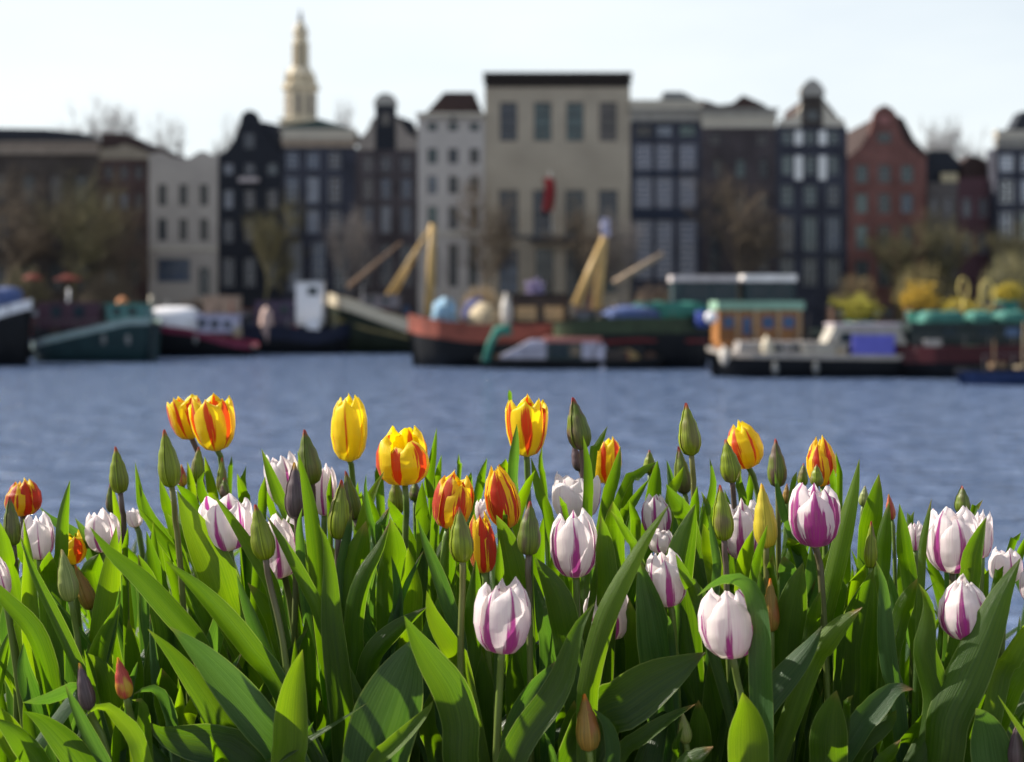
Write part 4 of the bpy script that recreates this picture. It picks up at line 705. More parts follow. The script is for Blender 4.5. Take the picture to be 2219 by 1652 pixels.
def tulip(ty, c, bx, by, tx, ty_, w, d, label, prof=None, flame=.5, tint=.5, stem='g', pts=(), bm='g', lean=None, tiltd=0.0, base=None, yaw=None, group=None, rounded=False, front=None):
    D = dd(d); rnd = random.Random(hash((bx, by, tx)) & 0xffff); rnd = random.Random(int(bx*7+by*13+tx*3))
    B = P(*crop(c, (bx, by)), D); T = P(*crop(c, (tx, ty_)), D+tiltd); W = w/ZK/FPX*D; H = (T-B).length
    sp = [P(*crop(c, p), D+.01) for p in pts]; last = sp[-1] if sp else B
    prev = (sp[-2] if len(sp) > 1 else B) if sp else (B+(T-B)*.5)
    slope = 0 if last.z == prev.z else (last.x-prev.x)/(last.z-prev.z); drop = last.z-SOILZ
    base = Vector((last.x-max(-.25, min(.25, slope))*drop*.5, min(D+.03, 1.9), SOILZ))
    if lean: base.x += lean
    bud = ty == 'B'; r = empty('tulip', base, label, 'tulip', group or ('closed tulip buds on stems' if bud else 'open tulips'))
    ax = (T-B).normalized(); 
    cp = [base, base.lerp(last, .5)+Vector((0, 0, 0))]+list(reversed(sp)) + ([B-ax*.02] if (not sp or (sp[0]-B).length > .03) else []) + [B+ax*.002]
    cv = catmull(cp, 22); m = MB(); sr = .0034 if not bud else .0030; sr *= 1.0 if w > 110 else .75
    m.tube(cv, [sr*(1.18-.25*i/len(cv)) for i in range(len(cv))], 10); s = m.build('stem', STEM, r, True); s.color = STC[stem]
    M = axis_matrix(B, T, 0); y0 = rnd.uniform(0, 2.1) if yaw is None else yaw
    if bud:
        for k in range(3):
            pm = petal_mesh('petal', H, W/2*1.0, y0+k*2.0944, 1.17, 'bud', None, .06, rnd, bud=True); o = pm.build('petal', BM[bm], None, True); place(o, M, r)
        pm = MB(); pm.lathe((0, 0), [(W*.10*1.0, .002), (W*.40, H*.16), (W*.44, H*.34), (W*.30, H*.66), (W*.06, H*.93)], 12); pm.uv = [(.5, .5)]*len(pm.v); o = pm.build('inner_petals', BM[bm], None, True); place(o, M, r)
    else:
        prof = prof or {'W': 'cup', 'Y': 'cup', 'R': 'egg'}[ty]; wt = WR if (ty == 'W' or rounded) else WP
        for k in range(6):
            outer = k % 2 == 0; a = y0+k*math.pi/3
            pm = petal_mesh('petal', H*(1.0 if not outer else .97), W/2*(.985 if outer else .88), a, .86 if outer else .78, prof, wt, .0 if outer else -.06, rnd, front=front if front is not None else rnd.uniform(0, .10))
            o = pm.build('petal', PM[ty], None, True); o.color = (flame*rnd.uniform(.4, 1.4)*(1.3 if ty == 'W' else 1.7), tint, 0, 1); place(o, M, r)
        # pistil and anthers seen in open cups
        if prof == 'open':
            q = MB(); q.tube([(0, 0, H*.04), (0, 0, H*.42)], W*.05, 8); o = q.build('pistil', mat('pistil_green', (.35, .38, .08)), None, True); place(o, M, r)
            for k in range(6):
                a = k*1.047; q = MB(); q.tube([(W*.05*math.cos(a), W*.05*math.sin(a), H*.04), (W*.14*math.cos(a), W*.14*math.sin(a), H*.36)], W*.018, 5); o = q.build('anther', mat('anther_dark', (.05, .03, .04)), None, True); place(o, M, r)
    b0, t0 = crop(c, (bx, by)), crop(c, (tx, ty_)); FL.append((min(b0[0], t0[0])-w/ZK*.45, max(b0[0], t0[0])+w/ZK*.45, t0[1]-4, b0[1]+6, d)); PLANTS.append([base, r, 0]); return r
def catmull(p, n):
    p = [Vector(q) for q in p]; p = [p[0]*2-p[1]]+p+[p[-1]*2-p[-2]]; L_ = [(p[i+1]-p[i]).length for i in range(1, len(p)-2)]; tot = sum(L_) or 1e-6; out = []
    for k in range(n+1):
        s = tot*k/n; i = 0
        while i < len(L_)-1 and s > L_[i]: s -= L_[i]; i += 1
        t = min(1, s/max(L_[i], 1e-6)); a, b, c, d = p[i:i+4]
        out.append(.5*((2*b)+(c-a)*t+(2*a-5*b+4*c-d)*t*t+(3*b-a-3*c+d)*t**3))
    return out
EYE = Vector((0, 0, CAMZ))
def leaf_mesh(cv, hw, tw0, tw1, fold, t0, rnd, eye=EYE, blunt=1.8, nu=8):
    n = len(cv)-1; m = MB(); uv = []; pk = t0+.36*(1-t0); ph = rnd.uniform(0, 6.28); wav = rnd.uniform(.04, .12)
    for j, c in enumerate(cv):
        t = j/n; T = (cv[min(j+1, n)]-cv[max(j-1, 0)]).normalized(); V = (c-eye).normalized(); W0 = T.cross(V)
        if W0.length < .15: W0 = Vector((1, 0, 0))
        W0.normalize(); N0 = W0.cross(T); a = tw0+tw1*(t-pk); W_ = W0*math.cos(a)+N0*math.sin(a); N = W_.cross(T)
        if t > pk: s = (t-pk)/(1-pk); wd = max(.012, 1-s**blunt)
        else: wd = .30+.70*math.sin(min(1, t/pk)*math.pi/2)
        h = hw*wd; f = fold*(1.0+.8*(1-t))
        for i in range(nu+1):
            u = i/nu*2-1; sag = f*h*(u*u*.8+abs(u)*.25)+h*wav*1.1*math.sin(9*t+ph+(1.3 if u > 0 else 0))*u*u
            m.v.append(tuple(c+W_*(u*h*(1-.18*abs(f)))+N*sag)); uv.append((i/nu, t))
    for j in range(n):
        for i in range(nu): a = j*(nu+1)+i; m.f.append((a, a+1, a+nu+2, a+nu+1))
    m.uv = uv; return m
NL = [0]; EXTRA = []; AUTO = [False]
def leaf(c, pts, w, d, k=0, tw=None, fold=None, blunt=1.8, tw1=None, own=None):
    "pts base to tip in crop coordinates"
    pts = [tuple(float(q) for q in s.split(',')) for s in pts.split()]; NL[0] += 1; rnd = random.Random(NL[0]*31+7)
    D = dd(d); hw0 = w/ZK/FPX*D/2; tw = R(rnd.uniform(-32, 32)) if tw is None else R(tw); tw1 = R(rnd.uniform(-70, 70)) if tw1 is None else R(tw1)
    fold = rnd.choice((-1, 1))*rnd.uniform(.18, .5) if fold is None else fold; hw = hw0/max(.5, math.cos(tw))/(1-.1*abs(fold))
    p0 = crop(c, pts[0]); p1 = crop(c, pts[1]); W0 = P(*p0, D); dirx = (p1[0]-p0[0])/max(abs(p1[1]-p0[1]), 15)*(1 if p1[1] < p0[1] else -1)
    drop = W0.z-SOILZ; ex = W0.x-max(-.45, min(.45, dirx))*drop*.55
    best, bc = None, 1e9
    for q in PLANTS:
        b = q[0]; cost = abs(b.x-ex)*.7+abs(b.x-W0.x)*.5+abs(b.y-(D+.02))*1.2+max(0, q[2]-3)*.02
        if cost < bc: best, bc = q, cost
    if bc > .11 and not AUTO[0]:
        b = Vector((ex, D+.03, SOILZ)); r = empty('tulip', b, LEAFL[len(EXTRA) % len(LEAFL)], 'tulip', 'leafy tulips without flowers'); best = [b, r, 0]; PLANTS.append(best); EXTRA.append((r, p0, c))
    best[2] += 1; base = best[0]; n = len(pts); P3 = []
    for i, q in enumerate(pts):
        s = i/(n-1); P3.append(P(*crop(c, q), D+(.018*(1-s))))
    bb = base+Vector((rnd.uniform(-.008, .008), rnd.uniform(-.008, .004), 0)); ctl = [bb]
    if drop > .12: ctl.append(Vector((bb.x*.45+W0.x*.55-(dirx*drop*.12), bb.y*.5+P3[0].y*.5, SOILZ+drop*.52)))
    ctl += P3; LL = [(ctl[i+1]-ctl[i]).length for i in range(len(ctl)-1)]; t0 = sum(LL[:len(ctl)-n])/sum(LL)
    cv = catmull(ctl, 34); m = leaf_mesh(cv, hw, tw, tw1, fold, t0, rnd, blunt=blunt); m.build('leaf', LEAF[k], best[1], True)
LEAFL = ['leafy flowerless tulip with broad crossing leaves at the bottom, left of centre', 'leafy flowerless tulip with a pale upright leaf above the slate purple bud', 'leafy flowerless tulip in the lower left corner, below the slate purple bud',
         'leafy flowerless tulip with one broad oval leaf, bottom left of the large purple feathered tulip', 'leafy flowerless tulip right behind the yellow tulip with one bold red stripe', 'leafy flowerless tulip at the bottom centre beside the brown and orange bud',
         'leafy flowerless tulip with a broad dark leaf at the bottom right', 'leafy flowerless tulip with a dark leaf behind the bright upright leaf, bottom left']
exec_data = True
# ---------------------------------------------------------------- the tulips of the photograph, left to right
t = tulip
t('Y','T0',1750,615,1690,160,370,1.42,'yellow tulip with red flames, tallest at the upper left, front one of a touching pair',prof='open',flame=.42,pts=[(1790,760)],yaw=.5)
t('Y','T0',1545,520,1470,165,290,1.50,'yellow tulip with a dark crimson edge stripe, half hidden behind the tallest left yellow tulip',prof='open',flame=.5,stem='d',pts=[(1590,600)],yaw=1.2)
t('R','T0',185,1140,175,835,300,1.40,'crimson and yellow striped tulip near the left edge, behind a dark green bud',flame=.62,stem='d',yaw=.2)
t('B','T0',110,1375,75,980,140,1.20,'dark green bud with a red tip at the left edge before the crimson striped tulip',stem='p',bm='d',pts=[(130,1600)])
t('B','T0',970,955,930,580,150,1.30,'olive green bud on a dark purple stem, high on the left against the water',stem='p',bm='g',pts=[(1000,1250)])
t('B','T0',1385,905,1320,445,175,1.15,'tall yellowish green bud with a red edged tip, tallest bud on the left',stem='o',bm='g',pts=[(1410,1150),(1450,1500)])
t('B','T0',900,1110,885,880,85,1.45,'small brownish bud half hidden behind the olive green bud at the left',stem='p',bm='d')
t('B','T0',1590,870,1600,580,115,1.40,'green bud with a pink tip just below the tall left yellow pair',bm='g',stem='o')
t('B','T0',1790,960,1790,670,90,1.38,'slim green bud under the stem of the tall left yellow tulip',bm='g')
t('B','T0',1810,990,1805,830,85,1.30,'small red tipped bud low before the slim green bud at the upper left',bm='d')
t('B','T0',1475,900,1462,725,75,1.43,'small dark red bud behind the tall yellowish green bud',bm='r')
t('W','T0',320,1490,290,1110,270,1.20,'white tulip with a magenta foot at the left, before the yellow orange tulip',tint=.3,flame=.3,yaw=.9)
t('W','T0',840,1430,800,1090,290,1.30,'pale white and lilac tulip low at the left between two dark leaves',tint=.6,flame=.3)
t('W','T0',1100,1230,1060,1080,130,1.45,'small cream white tulip peeping right of the dark purple bud stem on the left',tint=.2,flame=.2)
t('W','T0',1850,1420,1790,975,440,1.17,'wide open white tulip with a deep purple foot, upper left beneath the tall yellow pair',prof='open',tint=.4,flame=.62,yaw=.4)
t('Y','T0',590,1530,560,1260,250,1.30,'yellow and orange tulip low at the left, mostly hidden behind an upright leaf',flame=.3)
t('B','T1',130,1490,40,1040,190,1.06,'olive bud with a dark red tip before the large pale lilac tulip at left',stem='p',bm='g',pts=[(150,1640),(225,1950),(290,2330)])
t('B','B0',570,355,500,-60,160,1.12,'pale yellow green bud low at the left on a green stem',bm='l',pts=[(610,560),(640,800)])
t('B','B0',740,420,605,65,135,1.20,'green bud flushed orange at the tip, leaning left beside the pale yellow green bud',bm='o')
t('B','B0',720,1230,640,850,135,1.00,'slate purple bud with an orange tip low at the lower left',stem='d',bm='p',pts=[(755,1310),(870,1590)])
t('B','B0',1020,1140,950,810,135,1.00,'small pink red and yellow bud low at the lower left',bm='r',pts=[(1050,1260),(1090,1410)],stem='o')
t('W','B0',30,330,-60,-10,190,1.15,'white tulip with a purple edge cut by the left edge of the photo',tint=.6,flame=.5)
t('Y','T1',800,700,785,165,305,1.42,'plain yellow egg shaped tulip with faint orange streaks, standing tall left of centre',prof='cup',flame=.07,pts=[(830,860)],yaw=.5)
t('Y','T1',1250,890,1215,390,450,1.28,'big open yellow tulip with rounded petals on a thick green stem, left of centre',prof='cup',rounded=True,front=.34,flame=.36,pts=[(1262,1100),(1250,1400)],yaw=1.3)
t('W','T1',290,1040,210,630,300,1.35,'white tulip with a purple midrib beside the dark green bud, upper left of centre',flame=.35,tint=.2,yaw=.1)
t('B','T1',500,885,435,440,190,1.30,'large dark green bud with a ragged brown tip behind the purple brown bud',stem='p',bm='d',pts=[(512,1050)])
t('B','T1',375,1160,360,710,180,1.20,'purple brown bud before the white tulip with a purple midrib',bm='p',stem='p',pts=[(378,1290)])
t('W','T1',600,1140,605,730,200,1.35,'slender white and lilac tulip right of the large dark green bud',flame=.4,tint=.7)
t('B','T1',710,1325,740,850,180,1.14,'green bud with a bright red tip on a purple stem beneath the plain yellow tulip',stem='p',bm='g',pts=[(707,1500),(708,1660)])
t('B','T1',850,1170,770,775,135,1.30,'dark green bud leaning left, right behind the bud with a bright red tip',bm='d',stem='p')
t('W','T1',240,1640,195,1110,400,1.22,'large pale lilac white tulip at the left behind the olive bud and a diagonal leaf',tint=.7,flame=.25,pts=[(310,1760)],stem='d',yaw=.7)
t('B','T1',1180,1130,1170,820,135,1.36,'green bud tucked beneath the big open yellow tulip',stem='p',bm='g',pts=[(1185,1280)])
t('B','T1',1330,1020,1330,840,95,1.45,'small dark bud right of the big open yellow tulip\'s stem',bm='d')
t('R','T1',1600,1245,1690,790,330,1.15,'yellow tulip with broad crimson flames, left one of the flamed trio at the centre',flame=.5,prof='cup',yaw=1.0)
t('R','T1',2085,1240,1970,725,290,1.17,'yellow tulip with an orange side flame, right one of the flamed trio at centre',flame=.36,prof='egg',yaw=.35)
t('R','T1',1890,1600,1850,1115,240,1.10,'red and yellow feathered tulip, lowest of the flamed trio at the centre',flame=.6,prof='cup')
t('B','T1',1715,1510,1685,1070,195,1.03,'plump green bud in front of the flamed trio at the centre',stem='o',bm='g',pts=[(1715,1700),(1700,2100)])
t('W','T1',1885,1190,1870,990,130,1.32,'pale lilac tulip petal showing between the flamed tulips at the centre',tint=.8,flame=.2)
t('Y','T2',215,660,215,170,350,1.33,'tall yellow tulip with one bold red stripe, standing at the centre of the row',prof='open',flame=.42,pts=[(222,800)],yaw=.52)
t('B','T2',660,600,588,180,190,1.30,'tall green and mauve bud right of the centre yellow tulip',stem='p',bm='d',pts=[(668,780)])
t('B','T2',645,775,592,555,100,1.42,'small brown bud half hidden below the tall green and mauve bud',bm='p',stem='p')
t('Y','T2',865,880,855,475,250,1.40,'yellow tulip behind crossing leaves, just right of the tall green and mauve bud',flame=.36,prof='cup')
t('B','T2',1545,650,1500,230,180,1.25,'tall slender green bud with a red tip on a brown stem, right of centre',stem='o',bm='g',pts=[(1560,850),(1560,1010)])
t('B','T2',1205,800,1205,605,100,1.45,'small green bud with a pink tip among leaves, right of centre',bm='g')
t('B','T2',1490,960,1440,575,140,1.38,'dark bud half hidden behind the brown stem of the tall slender bud',bm='d')
t('Y','T2',2005,755,1905,370,320,1.38,'rounded yellow tulip with red side stripes on a bent stem, right of centre',flame=.3,prof='egg',pts=[(2035,820),(2075,930)],yaw=.0)
t('B','T2',1875,870,1820,520,165,1.28,'green bud overlapping the lower left of the rounded yellow tulip',stem='p',bm='g',pts=[(1885,1000)])
t('B','T2',1810,1335,1775,890,170,1.10,'olive bud with a frayed red tip, left of the closed yellow bud',stem='p',bm='g',pts=[(1815,1480),(1825,1620)])
t('B','T2',2150,1395,2110,880,190,1.12,'closed yellow bud with a brown seam right of centre',stem='o',bm='y',pts=[(2145,1500),(2150,1700)])
t('W','T2',610,1180,600,790,420,1.30,'broad white tulip behind the upright leaf below the tall green and mauve bud',prof='open',tint=.4,flame=.3)
t('W','T2',610,1635,585,1085,400,1.12,'white tulip with three crimson purple stripes, just right of centre',tint=.35,flame=.5,prof='cup',yaw=.5)
t('W','T2',1275,1300,1245,960,250,1.26,'white tulip with a purple foot behind the long diagonal leaf',tint=.4,flame=.5)
t('W','T2',1310,1440,1300,1240,220,1.22,'small white tulip top showing just above a brighter white tulip, right of centre',tint=.4,flame=.35)
t('W','T2',1372,1868,1300,1405,350,1.10,'white tulip with a dark purple foot and thin midrib behind the long diagonal leaf tip',flame=.62,tint=.3,prof='cup',yaw=.55)
t('B','T2',230,1455,240,1020,185,1.08,'dark green bud with brown whiskers at its tip on a brown stem at the centre',stem='p',bm='d',pts=[(235,1700)])
t('W','T2',1960,1490,1935,1005,330,1.24,'white and mauve striped tulip behind the closed yellow bud',flame=.6,tint=.7)
t('W','B1',2030,775,2060,160,480,1.00,'large white tulip with purple feathering low in the centre foreground',tint=.6,flame=.5,prof='cup',pts=[(2015,1000),(1985,1640)],yaw=.85)
t('W','B2',1880,810,1820,245,520,1.00,'large white tulip under a folded pale leaf, right of centre foreground',tint=.5,flame=.45,prof='cup',stem='d',pts=[(1915,1000),(1945,1160)],yaw=.35)
t('W','B2',880,670,840,200,390,1.15,'white tulip half hidden behind the upright leaf right of the centre foreground tulip',tint=.4,flame=.35)
t('B','B2',720,1560,680,1100,195,.98,'brown and orange bud low at the bottom centre',stem='p',bm='o')
t('B','B2',1500,1500,1470,1245,115,1.05,'small yellow green bud low at the bottom right of centre',bm='l')
t('B','B3',180,600,170,170,140,1.10,'brown green bud with an orange tip right of the tulip under the folded leaf',bm='o')
t('W','T3',530,1390,525,850,420,1.12,'white tulip with bold violet flames on its front petal at the right',flame=1.5,tint=.5,prof='cup',stem='d',pts=[(555,1450),(585,1680)],yaw=.4)
t('B','T3',230,905,215,515,155,1.30,'grey green bud with a pink tip right of the rounded yellow tulip',bm='d',stem='o')
t('R','T3',595,900,560,490,240,1.30,'half closed yellow tulip with a pink red panel above the violet flamed tulip',flame=.45,prof='egg',yaw=.1)
t('B','T3',430,900,440,710,85,1.40,'small green bud left of the half closed yellow and pink tulip',bm='g')
t('B','T3',545,900,545,720,105,1.24,'small green bud in front of the half closed yellow and pink tulip',bm='g')
t('B','T3',920,1060,935,895,80,1.40,'small yellow green bud with a pink tip at the right between two tall leaves',bm='l')
t('B','T3',1150,1170,1125,960,75,1.35,'small scarlet and yellow bud at the right',bm='r')
t('B','T3',300,1040,305,880,65,1.42,'tiny pink green bud left of the violet flamed tulip',bm='o')
t('B','T3',980,1560,985,1180,105,1.15,'narrow green bud with two orange tips at the right',bm='g')
t('W','T3',1640,1600,1640,1045,430,1.12,'large many petalled white tulip with slim purple stripes near the right edge',tint=.35,flame=.4,prof='cup',stem='d',yaw=.55)
t('W','T3',1875,1480,1890,1095,180,1.20,'slim white tulip just behind the many petalled white tulip on its right',tint=.5,flame=.2)
t('B','T3',1720,1120,1720,895,125,1.25,'green bud with a red tip rising behind the many petalled white tulip',bm='d')
t('W','T3',1340,1420,1340,1180,140,1.30,'small white tulip left of the many petalled white tulip',tint=.4,flame=.4)
t('W','B3',1740,665,1720,150,420,1.05,'rosy white tulip with lilac stripes directly below the many petalled white tulip',tint=.8,flame=.5,prof='egg',stem='d',pts=[(1690,850),(1640,1060)],yaw=.2)
t('W','T3',2060,1680,2070,1390,270,1.25,'white tulip low at the right edge against the water',tint=.6,flame=.25)
t('W','B3',2280,360,2260,60,190,1.18,'pale tulip cut by the right edge of the photo',tint=.5,flame=.2)
t('B','B3',2150,1700,2160,1330,125,.99,'dark purple green bud at the lower right corner',bm='p',stem='d')
t('B','B3',780,1410,785,1210,65,1.06,'small yellow bud showing behind a leaf at the lower right',bm='y')

